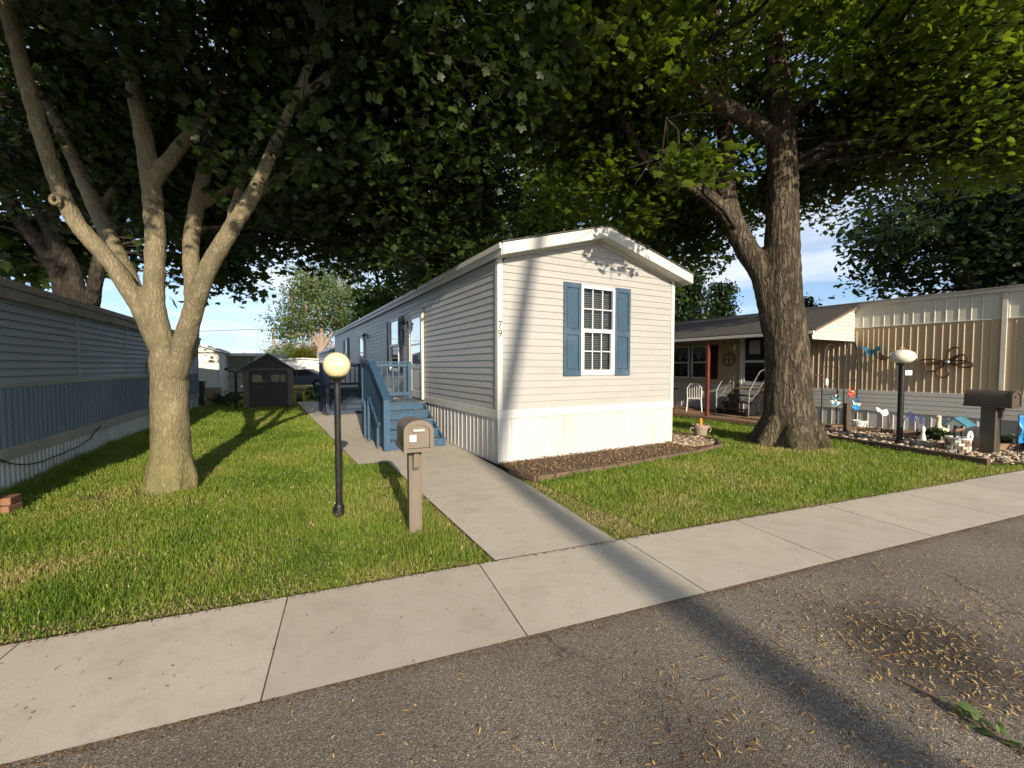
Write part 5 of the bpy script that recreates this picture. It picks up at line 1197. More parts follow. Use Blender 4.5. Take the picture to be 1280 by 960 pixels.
def limb_mesh(name, limbs, m, parent, base=None, voxel=0.03, rs=1.0):
    mb = MB()
    for L_ in limbs:
        pts = [Vector(p[:3]) for p in L_]; rad = [p[3]*rs for p in L_]
        P, Rr = [], []
        for i in range(len(pts)-1):                                 # smooth the polyline
            p0, p1, p2, p3 = pts[max(i-1, 0)], pts[i], pts[i+1], pts[min(i+2, len(pts)-1)]
            for k in range(4):
                u = k/4
                P.append(0.5*((2*p1)+(p2-p0)*u+(2*p0-5*p1+4*p2-p3)*u*u+(3*p1-p0-3*p2+p3)*u**3)); Rr.append(rad[i]+(rad[i+1]-rad[i])*u)
        P.append(pts[-1]); Rr.append(rad[-1])
        mb.tube(P, Rr, 14)
    if base is not None:                                            # root flare
        bx, by, r, n, ext = base
        for k in range(n):
            a = k*2*math.pi/n + random.uniform(-.25, .25); e = ext*random.uniform(0.75, 1.25)
            mb.tube([(bx+r*0.45*math.cos(a), by+r*0.45*math.sin(a), 0.85), (bx+r*0.75*math.cos(a), by+r*0.75*math.sin(a), 0.38), (bx+(r+e*0.35)*math.cos(a), by+(r+e*0.35)*math.sin(a), 0.10), (bx+(r+e)*math.cos(a), by+(r+e)*math.sin(a), -0.10)], [r*0.34, r*0.40, r*0.34, r*0.16], 10)
    o = mb.build(name, m, parent, smooth=True)
    if voxel:
        rm = o.modifiers.new('join', 'REMESH'); rm.mode = 'VOXEL'; rm.voxel_size = voxel; rm.use_smooth_shade = True
        sm = o.modifiers.new('relax', 'SMOOTH'); sm.factor = 0.5; sm.iterations = 3
        tx = bpy.data.textures.new(name+'_lumps', 'CLOUDS'); tx.noise_scale = 0.16; tx.noise_depth = 2
        dm = o.modifiers.new('lumps', 'DISPLACE'); dm.texture = tx; dm.strength = voxel*1.1; dm.mid_level = 0.5; dm.texture_coords = 'LOCAL'
    return o
def twig_mesh(name, limbs, C, m, parent, r0=0.022, every=1, maxlen=6.0):
    sk = []
    for L_ in limbs:
        for a, b in zip(L_[:-1], L_[1:]):
            for k in range(5):
                u = k/5; sk.append([a[i]+(b[i]-a[i])*u for i in range(4)])
    sk = np.array(sk); sk = sk[sk[:, 2] > 2.0]; mb = MB()
    for c in C[::every]:
        d = np.linalg.norm(sk[:, :3]-c, axis=1) + 0.7*np.maximum(0, sk[:, 2]-c[2])
        j = int(np.argmin(d)); s = sk[j]; l = float(np.linalg.norm(s[:3]-c))
        if l > maxlen: continue
        a, e = Vector(s[:3]), Vector(c); mid = (a+e)/2 + Vector((random.uniform(-.15, .15)*l, random.uniform(-.15, .15)*l, random.uniform(0.02, .2)*l))
        r = min(s[3]*0.6, r0+0.008*l)
        P = [a, a.lerp(mid, 0.5)+Vector((random.uniform(-.05, .05), random.uniform(-.05, .05), 0.04))*l, mid, mid.lerp(e, 0.5)+Vector((random.uniform(-.05, .05), random.uniform(-.05, .05), 0.03))*l, e]
        mb.tube(P, [r, r*0.85, r*0.65, r*0.42, r*0.2], 5)
        for _ in range(3):
            q = P[random.choice((2, 3))]; f = e + Vector((random.gauss(0, .45), random.gauss(0, .45), random.gauss(0, .25)))
            mb.tube([q, q.lerp(f, .5)+Vector((0, 0, .05)), f], [r*0.35, r*0.22, r*0.1], 4)
    return mb.build(name, m, parent, smooth=True)
SUN_T = math.tan(R(19.4)); SX, SY = -0.3665, 0.9304                    # sunlight travels along (SX, SY), dropping by SUN_T per metre
def sun_gap(p, extra=0.0, q0=6.6):
    """where the crown is lifted over the street, so that the low sun gets in beneath it"""
    q = p[:, 0]*SX + p[:, 1]*SY; c = p[:, 0]*SY - p[:, 1]*SX
    z0 = np.interp(c, [-3.4, -2.5, -1.9, -1.0, 1.2, 2.2, 4.1, 4.4, 5.3, 5.6, 6.7, 7.5, 9.5, 11.5], [3.5, 2.5, 2.5, 3.1, 3.0, 3.75, 3.75, 3.5, 3.5, 3.75, 3.75, 2.4, 2.4, 3.2]) + extra
    ok = p[:, 2] > np.where(q < q0+1.2, z0 + SUN_T*(q0-q), -1e3) + rng.normal(0, 0.12, len(p))
    for tx, ty, tz, r in ((-14.3, 19.8, 1.9, 0.95), (-13.9, 20.0, 1.3, 0.6)):   # gaps through which the sun reaches the white gable
        k = (p[:, 0]-tx)*SX + (p[:, 1]-ty)*SY
        d = np.stack([p[:, 0]-tx-k*SX, p[:, 1]-ty-k*SY, p[:, 2]-tz+k*SUN_T], 1)
        ok &= ~((np.linalg.norm(d, axis=1) < r*1.25) & (k < 0))
    return ok

# ---------------------------------------------------------------- the two big trees at the front
LIMBS_L = {
 'trunk': [(-4.55, 5.66, -0.2, 0.40), (-4.52, 5.66, 0.02, 0.335), (-4.53, 5.66, 0.41, 0.285), (-4.53, 5.66, 0.94, 0.264), (-4.52, 5.66, 1.47, 0.262), (-4.52, 5.66, 1.70, 0.27), (-4.52, 5.66, 1.85, 0.20)],
 'A': [(-4.59, 5.66, 1.75, 0.17), (-4.82, 5.6, 2.36, 0.165), (-5.08, 5.5, 2.9, 0.15), (-5.36, 5.4, 3.32, 0.141), (-5.46, 5.3, 3.67, 0.129), (-5.55, 5.2, 4.24, 0.121), (-5.6, 5.1, 4.82, 0.114), (-5.72, 5.0, 5.72, 0.103), (-5.74, 4.8, 6.55, 0.081), (-5.9, 4.3, 7.6, .05)],
 'A2': [(-4.76, 5.7, 2.11, 0.15), (-5.23, 5.9, 2.83, 0.15), (-5.88, 6.2, 3.74, 0.145), (-6.53, 6.5, 4.72, 0.13), (-7.23, 6.8, 5.77, 0.12), (-8.12, 7.1, 6.71, 0.10), (-8.93, 7.3, 7.87, 0.06)],
 'B': [(-4.57, 5.66, 1.7, 0.20), (-4.70, 5.68, 2.42, 0.172), (-4.76, 5.8, 3.29, 0.172), (-4.89, 5.9, 4.22, 0.17), (-5.11, 6.0, 5.18, 0.145), (-5.32, 6.1, 6.1, 0.125), (-5.48, 6.2, 7.14, 0.104), (-5.53, 6.2, 8.6, 0.06)],
 'B2': [(-4.88, 5.85, 3.95, 0.13), (-4.66, 6.0, 4.48, 0.134), (-4.48, 6.3, 5.07, 0.118), (-4.19, 6.6, 5.83, 0.099), (-3.86, 7, 6.64, 0.078), (-3.62, 7.3, 7.49, 0.05)],
 'C': [(-4.34, 5.75, 1.75, 0.15), (-4.40, 5.95, 2.56, 0.14), (-4.59, 6.2, 3.29, 0.15), (-4.68, 6.5, 4.08, 0.152), (-4.75, 6.8, 4.8, 0.14), (-4.87, 7.2, 6.02, 0.101), (-5.01, 7.6, 7.47, 0.06)],
 'D': [(-4.42, 5.62, 1.5, 0.19), (-4.12, 5.55, 2.25, 0.168), (-3.88, 5.5, 2.8, 0.159), (-3.51, 5.45, 3.33, 0.142), (-3.19, 5.4, 3.76, 0.121), (-2.96, 5.4, 4.24, 0.101), (-2.7, 5.4, 4.82, 0.081), (-2.44, 5.4, 5.39, 0.071), (-2.31, 5.4, 6.05, 0.06), (-2.18, 5.3, 6.9, 0.04)],
 'D2': [(-3.62, 5.48, 3.15, 0.082), (-3.61, 5.7, 3.77, 0.074), (-3.62, 6, 4.37, 0.062), (-3.56, 6.3, 5.13, 0.045)],
}
LIMBS_L2 = [[(-3.25, 5.42, 3.7, 0.07), (-2.7, 6.2, 4.6, .06), (-2.0, 7.2, 5.3, .05), (-1.2, 8.3, 5.6, .03)], [(-4.65, 6.4, 3.9, .08), (-4.2, 7.6, 5.0, .07), (-3.4, 9.0, 5.6, .045), (-2.8, 10.2, 5.6, .025)],
            [(-5.9, 6.2, 3.8, .08), (-6.4, 7.4, 4.9, .07), (-7.0, 8.8, 5.6, .04)], [(-2.7, 5.4, 4.8, .06), (-1.8, 5.9, 6.0, .05), (-0.6, 6.4, 7.0, .03)]]
t = thing('maple_tree', 'maple with several smooth olive grey stems forking low on the front lawn', 'tree', (0, 0, 0))
for k_ in list(LIMBS_L)[1:]: LIMBS_L[k_] = [(a, b, c, r*(0.98 if c < 2.2 else 0.86)) for a, b, c, r in LIMBS_L[k_]]
tr = limb_mesh('trunk', list(LIMBS_L.values())+LIMBS_L2, M['bark_maple'], t, rs=0.80, base=(-4.53, 5.66, 0.205, 7, 0.075), voxel=0.024)
m = MB(); kn = Vector((-5.43, 5.23, 3.58))
m.tube([kn+Vector((0.05*math.cos(a)+0.0, -0.05+0.0, 0.05*math.sin(a))) for a in [k*math.pi/8 for k in range(17)]], 0.022, 8)
m.build('branch_scar', M['bark_maple'], t, smooth=True)
keepL = lambda p: sun_gap(p) & (p[:, 2] > 3.3 + 0.35*np.sin(p[:, 0]*1.7)) & ~((p[:, 1] < 6.6) & (p[:, 2] < 3.7)) & ~((p[:, 1] < 4.4) & (p[:, 2] < np.maximum(3.9, 1.75+0.92*p[:, 1]))) & ~((p[:, 1] < 5.0) & (p[:, 0] < -2.4) & (p[:, 2] < 5.7))
ELL = [(-4.4, 6.3, 7.4, 5.4, 5.4, 3.6, 330), (-2.6, 8.6, 4.9, 2.9, 2.6, 1.35, 75), (-5.2, 9.0, 5.2, 2.6, 2.4, 1.5, 55), (-1.0, 7.2, 6.0, 2.2, 2.2, 1.3, 45), (-8.0, 7.8, 5.9, 2.4, 2.4, 1.6, 40), (-3.4, 1.2, 6.1, 3.4, 1.5, 1.1, 75)]  # last ellipsoid: unseen leaf mass over the street, added to shade the stems
C, P = crown_points(ELL, keepL, 215, 0.43)
twig_mesh('twigs', list(LIMBS_L.values())[1:]+LIMBS_L2, C, M['bark_dark'], t, 0.014, 1, 3.0)
low = np.repeat(rng.normal(0.5, 0.16, len(C)), 215)
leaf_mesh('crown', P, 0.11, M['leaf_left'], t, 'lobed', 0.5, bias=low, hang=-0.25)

LIMBS_R = {
 'trunk': [(5.7, 8.79, -0.25, 0.72), (5.69, 8.79, 0.05, 0.66), (5.69, 8.79, 0.41, 0.58), (5.67, 8.79, 1.07, 0.515), (5.63, 8.79, 1.89, 0.467), (5.51, 8.79, 2.71, 0.455), (5.47, 8.79, 3.51, 0.415), (5.46, 8.79, 4.48, 0.353), (5.44, 8.79, 5.43, 0.328), (5.38, 8.79, 6.37, 0.295), (5.3, 8.8, 7.31, 0.254), (5.21, 8.8, 8.24, 0.222), (5.09, 8.8, 9.46, 0.181), (4.89, 8.7, 10.72, 0.10)],
 'S': [(5.40, 8.8, 2.3, 0.30), (5.18, 8.9, 3.46, 0.29), (4.9, 9.0, 3.97, 0.269), (4.65, 9.1, 4.58, 0.246), (4.52, 9.2, 5.27, 0.223), (4.52, 9.3, 6.32, 0.191), (4.52, 9.4, 7.53, 0.167), (4.37, 9.5, 8.93, 0.133), (4.17, 9.5, 10.42, 0.07)],
 'S2': [(4.72, 9.08, 4.45, 0.20), (4.13, 9.0, 5.03, 0.176), (3.47, 8.8, 5.3, 0.156), (2.83, 8.6, 5.53, 0.144), (2.39, 8.4, 5.78, 0.125), (2.12, 8.2, 6.12, 0.107), (1.82, 8.0, 6.37, 0.082), (1.12, 7.7, 6.39, 0.05), (0.4, 7.3, 6.34, 0.027)],
 'M2': [(5.40, 8.77, 6.05, 0.22), (4.57, 8.5, 6.36, 0.19), (3.88, 8.2, 6.49, 0.168), (3.34, 8.0, 6.62, 0.149), (2.9, 7.8, 6.8, 0.131), (2.61, 7.6, 7.13, 0.106), (2.3, 7.3, 7.62, 0.075), (2.01, 7, 8.1, 0.04)],
 'M3': [(5.3, 8.8, 6.8, 0.115), (4.87, 9.1, 7.51, 0.093), (4.52, 9.4, 7.83, 0.079), (4.22, 9.7, 7.98, 0.063), (3.63, 10, 8.3, 0.035)],
 'S3': [(4.52, 9.3, 5.9, 0.11), (4.21, 9.6, 6.04, 0.10), (3.95, 9.9, 5.95, 0.083), (3.82, 10.2, 6.59, 0.067), (3.49, 10.6, 6.78, 0.045)],
 'S4': [(4.47, 9.3, 6.78, 0.10), (4.02, 9.6, 6.9, 0.09), (3.46, 10, 6.94, 0.075), (3.04, 10.4, 6.87, 0.058), (2.01, 11, 6.88, 0.041), (1.06, 11.5, 5.99, 0.03)],
 'R1': [(5.40, 8.75, 6.55, 0.13), (5.78, 8.6, 6.82, 0.104), (6.25, 8.4, 7.13, 0.078), (6.89, 8.1, 7.28, 0.076), (7.46, 7.8, 7.76, 0.058), (8.2, 7.4, 8.3, 0.035)],
 'R2': [(5.35, 8.8, 7.7, 0.115), (6.34, 9.0, 8.55, 0.092), (7.56, 9.3, 8.62, 0.078), (8.96, 9.7, 8.41, 0.054), (10.51, 10, 8.44, 0.03)],
}
t = thing('maple_tree', 'large maple with a thick furrowed trunk and one big side stem', 'tree', (0, 0, 0))
limb_mesh('trunk', list(LIMBS_R.values()), M['bark_old'], t, rs=0.85, base=(5.69, 8.79, 0.49, 9, 0.26), voxel=0.035)
def keepR(p):
    c, q = p[:, 0]*SY-p[:, 1]*SX, p[:, 0]*SX+p[:, 1]*SY
    k = ~((c > 8.6+rng.normal(0, .3, len(p))) & (q < 3.2 - 0.35*(c-8.6)))     # open towards the street on its far side
    k &= sun_gap(p) & (p[:, 2] > 4.3) & ~((p[:, 1] < 5.0) & (p[:, 2] < 5.6))
    k &= ~((p[:, 0] > 6.2) & (p[:, 2] < 5.5 + 0.5*np.sin(p[:, 0]*1.3) - 0.5*np.clip(p[:, 0]-8.5, 0, 3)))
    k &= ~((np.abs(p[:, 0]-4.9) < 1.2) & (p[:, 1] < 9.2) & (p[:, 2] < 6.6))
    k &= ~((p[:, 0] > 2.0) & (p[:, 0] < 6.2) & (p[:, 1] < 8.2) & (p[:, 2] > 4.95) & (p[:, 2] < 6.35))
    return k
ELR = [(5.4, 8.6, 9.2, 6.8, 6.0, 3.9, 330), (2.2, 9.6, 6.2, 2.6, 2.2, 1.5, 55), (9.3, 8.6, 6.9, 3.2, 3.4, 1.5, 110), (7.2, 11.8, 6.2, 1.8, 1.6, 1.3, 24), (4.8, 12.2, 5.6, 2.0, 1.2, 1.1, 30), (1.6, 7.6, 7.0, 1.8, 2.0, 1.2, 45)]
C, P = crown_points(ELR, keepR, 190, 0.50)
C2, P2 = crown_points([(2.5, 6.2, 4.38, 0.6, 0.3, 0.18, 6)], lambda p: p[:, 2] > 4.2, 55, 0.24)     # a drooping spray before the gable
twig_mesh('twigs', list(LIMBS_R.values()), np.concatenate([C, C2]), M['bark_dark'], t)
low = np.concatenate([np.repeat(rng.normal(0.5, 0.16, len(C)), 190), np.full(len(P2), 0.4)]); P = np.concatenate([P, P2])
leaf_mesh('crown', P, 0.12, M['leaf_right'], t, 'lobed', 0.5, bias=low, hang=-0.2)
m = MB()                                                            # bare dead twigs under the upper limb
for k in range(16):
    a = Vector((2.7+random.uniform(-.3, .5), 7.6+random.uniform(-.1, .3), 7.0+random.uniform(-.3, .3))); d = Vector((random.uniform(-.7, .8), random.uniform(-.5, .3), random.uniform(-.9, .2)))
    b = a+d*0.5+Vector((0, 0, .1)); c = a+d*random.uniform(0.7, 1.1); m.tube([a, b, c], [.014, .009, .004], 5)
    for q in range(3): e = b.lerp(c, random.random())+Vector((random.gauss(0, .25), random.gauss(0, .25), random.gauss(-.1, .2))); m.tube([b, b.lerp(e, .5)+Vector((0, 0, .04)), e], [.007, .005, .002], 4)
m.build('dead_twigs', M['bark_maple'], t, smooth=True)

# ---------------------------------------------------------------- trees behind
def back_tree(name, label, base, limbs, ells, per, spread, size, lm, keep=None, shape='oval', bark='bark_dark', group=None, voxel=0.0, every=1, cat='tree', hang=-0.2):
    t = thing(name, label, cat, (0, 0, 0), 0, group)
    limb_mesh('trunk', limbs, M[bark], t, voxel=voxel)
    C, P = crown_points(ells, keep or (lambda p: p[:, 2] > 0.3), per, spread)
    if every: twig_mesh('twigs', limbs, C, M[bark], t, 0.03, every, 9)
    b = np.repeat(rng.normal(0.5, 0.22, len(C)), per)
    leaf_mesh('crown', P, size, M[lm], t, shape, 0.6, bias=b, hang=hang)
    return t
back_tree('maple_tree', 'dark many-stemmed tree leaning behind the blue home', None,
    [[(-13.0, 13, -0.2, .45), (-13.05, 13, 2.52, 0.30), (-13.36, 13, 3.72, 0.24), (-14.02, 13.1, 4.93, 0.20), (-14.81, 13.2, 5.92, 0.22), (-15.48, 13.3, 7.03, 0.17), (-16.16, 13.4, 8.6, 0.09)],
     [(-12.93, 13, 2.2, 0.28), (-13.2, 13.1, 4.21, 0.19), (-13.96, 13.3, 5.47, 0.21), (-14.86, 13.5, 6.75, 0.15), (-15.8, 13.7, 7.8, 0.07)],
     [(-13.3, 13.1, 1.8, 0.22), (-14.06, 13.4, 4.52, 0.19), (-14.24, 13.5, 6.26, 0.14), (-14.54, 13.6, 8.4, 0.07)],
     [(-12.8, 12.9, 2.0, 0.26), (-12.46, 12.9, 3.94, 0.18), (-12.22, 13, 5.14, 0.18), (-11.88, 13.2, 6.4, 0.12), (-11.4, 13.4, 8.2, 0.06)]],
    [(-13.6, 14.6, 8.6, 5.0, 3.4, 3.0, 130), (-16, 14.5, 5.4, 2.6, 2, 1.2, 26), (-10.8, 15.5, 5.4, 1.6, 1.8, 1.2, 16)], 90, 0.6, 0.24, 'leaf_back', lambda p: p[:, 2] > 4.3, 'lobed', voxel=0.04)
back_tree('broadleaf_tree', 'tall dark tree standing behind the main home\'s long side', None,
    [[(-7.0, 28, -0.2, .5), (-6.9, 28, 3, .38), (-6.6, 28, 6, .28), (-6.3, 28, 10, .1)], [(-6.9, 28, 2.8, .28), (-5.2, 27.6, 5.5, .18), (-3.8, 27.2, 8, .08)], [(-6.8, 28, 3.4, .25), (-8.4, 28.4, 6, .14), (-9.2, 28.6, 8.5, .07)]],
    [(-5.2, 28, 8.2, 5.6, 3.6, 4.6, 200), (-8.3, 27, 5.0, 1.8, 2, 1.5, 26), (-3.0, 26.5, 5.2, 3, 2, 1.6, 40)], 75, 0.75, 0.30, 'leaf_back', lambda p: p[:, 2] > 3.0 + 0.5*np.sin(p[:, 0]*1.4))
back_tree('broadleaf_tree', 'spreading tree whose crown rises over the cream home\'s roof', None,
    [[(3.4, 22, -0.2, .5), (3.3, 22, 3, .4), (2.6, 22, 6, .28), (2.0, 22, 10, .1)], [(3.3, 22, 3, .3), (5.0, 22.3, 6.5, .16), (6.0, 22.5, 9, .07)], [(3.1, 22, 3.6, .25), (0.6, 21.6, 5.6, .16), (-1.4, 21.2, 7.2, .07)]],
    [(2.0, 21.5, 8.4, 6.2, 3.6, 4.2, 170), (-1.6, 20.5, 5.6, 2.6, 2, 1.6, 26), (6.2, 21.5, 6.2, 1.8, 1.8, 2.0, 22)], 75, 0.75, 0.28, 'leaf_right', lambda p: p[:, 2] > 3.9)
back_tree('broadleaf_tree', 'dense dark rounded tree behind the tan home near the street', None,
    [[(21.6, 19, -0.2, .5), (21.6, 19, 4, .4), (21.3, 19, 9, .14)], [(21.6, 19, 3.2, .3), (19.4, 18.8, 6, .16), (18.2, 18.6, 8, .07)]],
    [(21.6, 19, 7.6, 5.8, 4.5, 4.4, 330)], 75, 0.7, 0.28, 'leaf_fir', lambda p: p[:, 2] > 2.6)
def conifer(x, y, h, r, label):
    n = int(70*r*h/5)
    t = thing('evergreen_tree', label, 'tree', (0, 0, 0), 0, 'evergreens behind the tan home')
    limb_mesh('trunk', [[(x, y, -.1, .16), (x, y, h*.5, .11), (x, y, h*.96, .03)]], M['bark_dark'], t, voxel=0)
    a = rng.uniform(0, 2*np.pi, n); u = rng.uniform(0.06, 0.98, n); rr_ = r*(1-u)**0.75*rng.uniform(0.45, 1.05, n)
    C = np.stack([x+rr_*np.cos(a), y+rr_*np.sin(a), u*h+0.2], 1)
    per = 70; q = rng.normal(0, 1, (n, per, 3)); P = (C[:, None]+q*np.array([.32, .32, .20])).reshape(-1, 3)
    leaf_mesh('crown', P, 0.19, M['leaf_fir'], t, 'diam', 0.8, bias=np.repeat(rng.normal(.5, .25, n), per))
for x, y, h, r, lb in ((8.3, 24, 6.4, 1.5, 'tall dark evergreen beyond the cream home\'s far eave'), (10.3, 25, 6.9, 1.7, 'bushy evergreen between two others behind the porch roof'), (12.6, 26, 6.3, 1.7, 'wide evergreen behind the side stem of the furrowed trunk'), (16.9, 25, 5.2, 1.4, 'short evergreen showing above the porch roof beside the trunk')):
    conifer(x, y, h, r, lb)
# pale tree far behind the shed
back_tree('willow_tree', 'pale thin-leaved tree rising behind the barbecue and grey home', None,
    [[(-19.6, 44, -.2, .5), (-19.6, 44, 3.0, .36), (-19.4, 44, 5, .26), (-19.9, 44, 8, .1)], [(-19.5, 44, 3.2, .24), (-17.8, 44.2, 6.2, .14), (-16.6, 44.4, 9, .06)], [(-19.6, 44, 3.4, .24), (-21.4, 43.8, 6.4, .13), (-22.6, 43.6, 8.6, .06)], [(-19.6, 44, 3.8, .2), (-20.4, 43, 7, .12), (-20.8, 42.6, 10, .05)]],
    [(-19.6, 44, 8.6, 4.2, 3.6, 3.6, 120), (-22.6, 44, 5.6, 1.8, 2, 1.2, 22), (-16.8, 44, 6.2, 1.6, 2, 1.4, 18)], 95, 0.85, 0.25, 'leaf_pale', lambda p: p[:, 2] > 3.6, 'diam', 'utility_wood', hang=-0.5)
def bush(label, name, ells, per, spread, size, lm, group='shrubs on the far side of the yards'):
    t = thing(name, label, 'shrub', (0, 0, 0), 0, group)
    x, y = ells[0][0], ells[0][1]
    limb_mesh('stem', [[(x, y, -.1, .12), (x, y, ells[0][2], .06)]], M['bark_dark'], t, voxel=0)
    C, P = crown_points(ells, lambda p: p[:, 2] > 0.1, per, spread, 0.8)
    leaf_mesh('foliage', P, size, M[lm], t, 'diam', 0.8, bias=np.repeat(rng.normal(.5, .2, len(C)), per))
bush('rounded golden yellow shrub beyond the shed roof', 'golden_shrub', [(-25.2, 52, 2.3, 1.5, 1.5, 1.5, 70)], 60, 0.35, 0.22, 'leaf_gold')
bush('bright green shrub just under the utility pole', 'green_shrub', [(-29.0, 54, 2.4, 2.0, 1.6, 1.7, 80)], 55, 0.4, 0.24, 'leaf_pale')
bush('long olive hedge above the white canopy', 'hedge', [(-36, 54, 1.7, 5.5, 1.5, 1.3, 130)], 50, 0.45, 0.26, 'leaf_pale')
back_tree('budding_tree', 'wide tan budding tree far behind the utility pole', None,
    [[(-33, 68, -.2, .5), (-33, 68, 2, .4), (-31, 68, 5.2, .1)], [(-33, 68, 1.8, .3), (-35.5, 68, 5, .1)]], [(-33, 68, 3.6, 6.6, 3, 2.6, 150)], 45, 0.8, 0.26, 'leaf_tan', lambda p: p[:, 2] > 0.5, 'diam', 'utility_wood')
back_tree('reddish_tree', 'small reddish tree beside the golden shrub', None, [[(-26.5, 62, -.2, .2), (-26.5, 62, 3, .05)]], [(-26.5, 62, 2.6, 1.1, 1, 0.9, 30)], 40, 0.35, 0.25, 'leaf_tan', None, 'diam')
# trees across the street, behind the viewer: they shade the crowns and throw the long trunk shadow over the road; the broad one is added for its shade
for i, (x, y, zc, r, rr_, n, lb) in enumerate(((9.05, -17.2, 18.6, 0.16, 5.2, 120, 'slim tall tree across the street'), (-9.5, -9.0, 15.0, 0.4, 5.5, 150, 'broad unseen tree added across the street to darken the maple crown'))):
    back_tree('street_tree', lb, None, [[(x, y, -.2, r*1.5), (x, y, 0.4, r*1.05), (x, y, 5.0, r), (x, y, 7.8, r), (x+.15, y+.1, 9.2, r*.95), (x+.7, y+.1, 11.8, r*.8), (x+.9, y+.2, 14, r*.7), (x+.7, y, zc+2, r*.3)]],
        [(x, y, zc, rr_, rr_, 3.6, n)], 60, 0.8, 0.34, 'leaf_back', lambda p: sun_gap(p, 0.6), 'diam', group='trees across the street')
# ---------------------------------------------------------------- grass
def to_local(P, o, a):
    dx, dy = P[:, 0]-o[0], P[:, 1]-o[1]; return dx*math.cos(a)+dy*math.sin(a), -dx*math.sin(a)+dy*math.cos(a)
def v_walk_left(s): return np.where(s < 1.1, -1.62+(s+3.1)*0.02, -2.0-np.maximum(0, s-1.1)*0.018)
def edges(P):
    """signed distances (m) to walk, path and walls; positive on the lawn"""
    n = P[:, 0]*RN[0]+P[:, 1]*RN[1]-3.288
    xl, yl = to_local(P, HC, ANG); xb, yb = to_local(P, (-7.39, 7.2), LA); xr, yr = to_local(P, RO, ANG)
    return n, xl, yl, xb, yb, xr, yr
def lawn_mask(P):
    n, xl, yl, xb, yb, xr, yr = edges(P)
    bare = np.hypot(P[:, 0]+4.53, P[:, 1]-5.66) < 0.40+0.10*np.sin(P[:, 0]*9)+0.08*np.sin(P[:, 1]*11)
    bare |= np.hypot((P[:, 0]+4.95)*0.8, (P[:, 1]-5.25)*1.6) < 0.26+0.07*np.sin(P[:, 0]*14)
    bare &= rng.uniform(0, 1, len(P)) < 0.85
    left = ~bare & (n > -0.022) & (xl < v_walk_left(yl)-0.0) & ((xb > 0.02) | (yb > 10.7)) & (yl < 15.4)
    back = (yl >= 15.4) & (xl < -0.05) & (yl < 34) & ((xb > 0.02) | (yb > 10.7))
    right = (n > -0.022) & (xl > np.where(yl < 0, yl*0.155, W+0.03)) & (xl < 30) & ~in_poly(P[:, 0], P[:, 1], BEDW) & ~in_poly(P[:, 0], P[:, 1], ROCK) & ((xr < -2.28) | ((yr < 0.88) & (xr < -0.02)))
    return left | back | right
def pick(n, x0, x1, y0, y1):
    P = np.stack([rng.uniform(x0, x1, n), rng.uniform(y0, y1, n)], 1); return P[lawn_mask(P)]
def wave(P, f, ph=0.0): return np.sin(P[:, 0]*f+ph+1.7*np.sin(P[:, 1]*f*0.7+ph))*np.sin(P[:, 1]*f*1.13-ph*1.3+1.3*np.sin(P[:, 0]*f*0.8))
def blades(P, h, w, dry_extra=0.0):
    n = len(P); yaw = rng.uniform(0, 2*np.pi, n)
    hh = h*rng.uniform(0.35, 1.2, n)*(0.9+0.22*wave(P, 1.7, .4)+0.22*wave(P, 7.0, 1.4)); ww = w*rng.uniform(0.7, 1.3, n)
    lean = np.abs(rng.normal(0.55, 0.4, n)); cy, sy = np.cos(yaw), np.sin(yaw)
    la = rng.uniform(0, 2*np.pi, n); lx, ly = np.cos(la)*lean*hh, np.sin(la)*lean*hh
    e, xl, yl = edges(P)[:3]
    ed = np.minimum(np.minimum(e, np.where(xl < 0, v_walk_left(yl)-xl, 9)), np.where((xl > -0.6) & (yl < 0), xl-yl*0.155, 9))
    # worn, straw-coloured patches; drier along the concrete
    dry = 0.36 + 0.13*wave(P, 0.9) + 0.11*wave(P, 2.3, 1.1) + 0.10*wave(P, 5.1, 2.0) + dry_extra
    dry += (0.22+0.16*wave(P, 2.1, .7))*np.exp(-np.maximum(ed, 0)/(0.13+0.07*wave(P, 1.3))) + rng.normal(0, 0.13, n) + 0.45*(rng.uniform(0, 1, n) < 0.045)
    for cx, cy_, r, a in ((-4.7, 5.2, .7, .28), (-3.4, 5.3, .45, .2), (1.9, 4.9, .55, .30), (3.2, 5.6, .6, .24), (1.1, 4.5, .4, .3), (-4.0, 3.1, .5, .25), (5.7, 8.3, .8, .25), (4.7, 6.3, .5, .2), (-5.1, 4.6, .5, .2), (-3.7, 3.35, .35, .35), (-2.4, 3.5, .4, .18), (-5.9, 7.0, .9, .15), (-1.2, 4.6, .5, .12), (2.9, 6.8, .5, .2), (5.2, 7.3, .7, .22)):
        dry += a*np.exp(-((P[:, 0]-cx)**2+(P[:, 1]-cy_)**2)/(r*r))
    hh *= np.clip(0.55+ed*3.0, 0.55, 1.0)
    b = np.stack([P[:, 0], P[:, 1], np.full(n, -0.032)], 1)
    s = np.stack([cy*ww/2, sy*ww/2, np.zeros(n)], 1); md = np.stack([lx*0.35, ly*0.35, hh*0.6], 1); tp = np.stack([lx, ly, hh*np.clip(1-lean*0.35, .3, 1)], 1)
    co = np.stack([b-s, b+s, b+md+s*0.75, b+md-s*0.75, b+tp], 1).reshape(-1, 3)
    k = np.arange(n)[:, None]*5
    f = np.concatenate([k+np.array([[0, 1, 2, 3]]), k+np.array([[3, 2, 4]])], 1).reshape(-1)
    return co, f, np.tile([4, 3], n), np.repeat(np.clip(dry, 0, 1), 2)
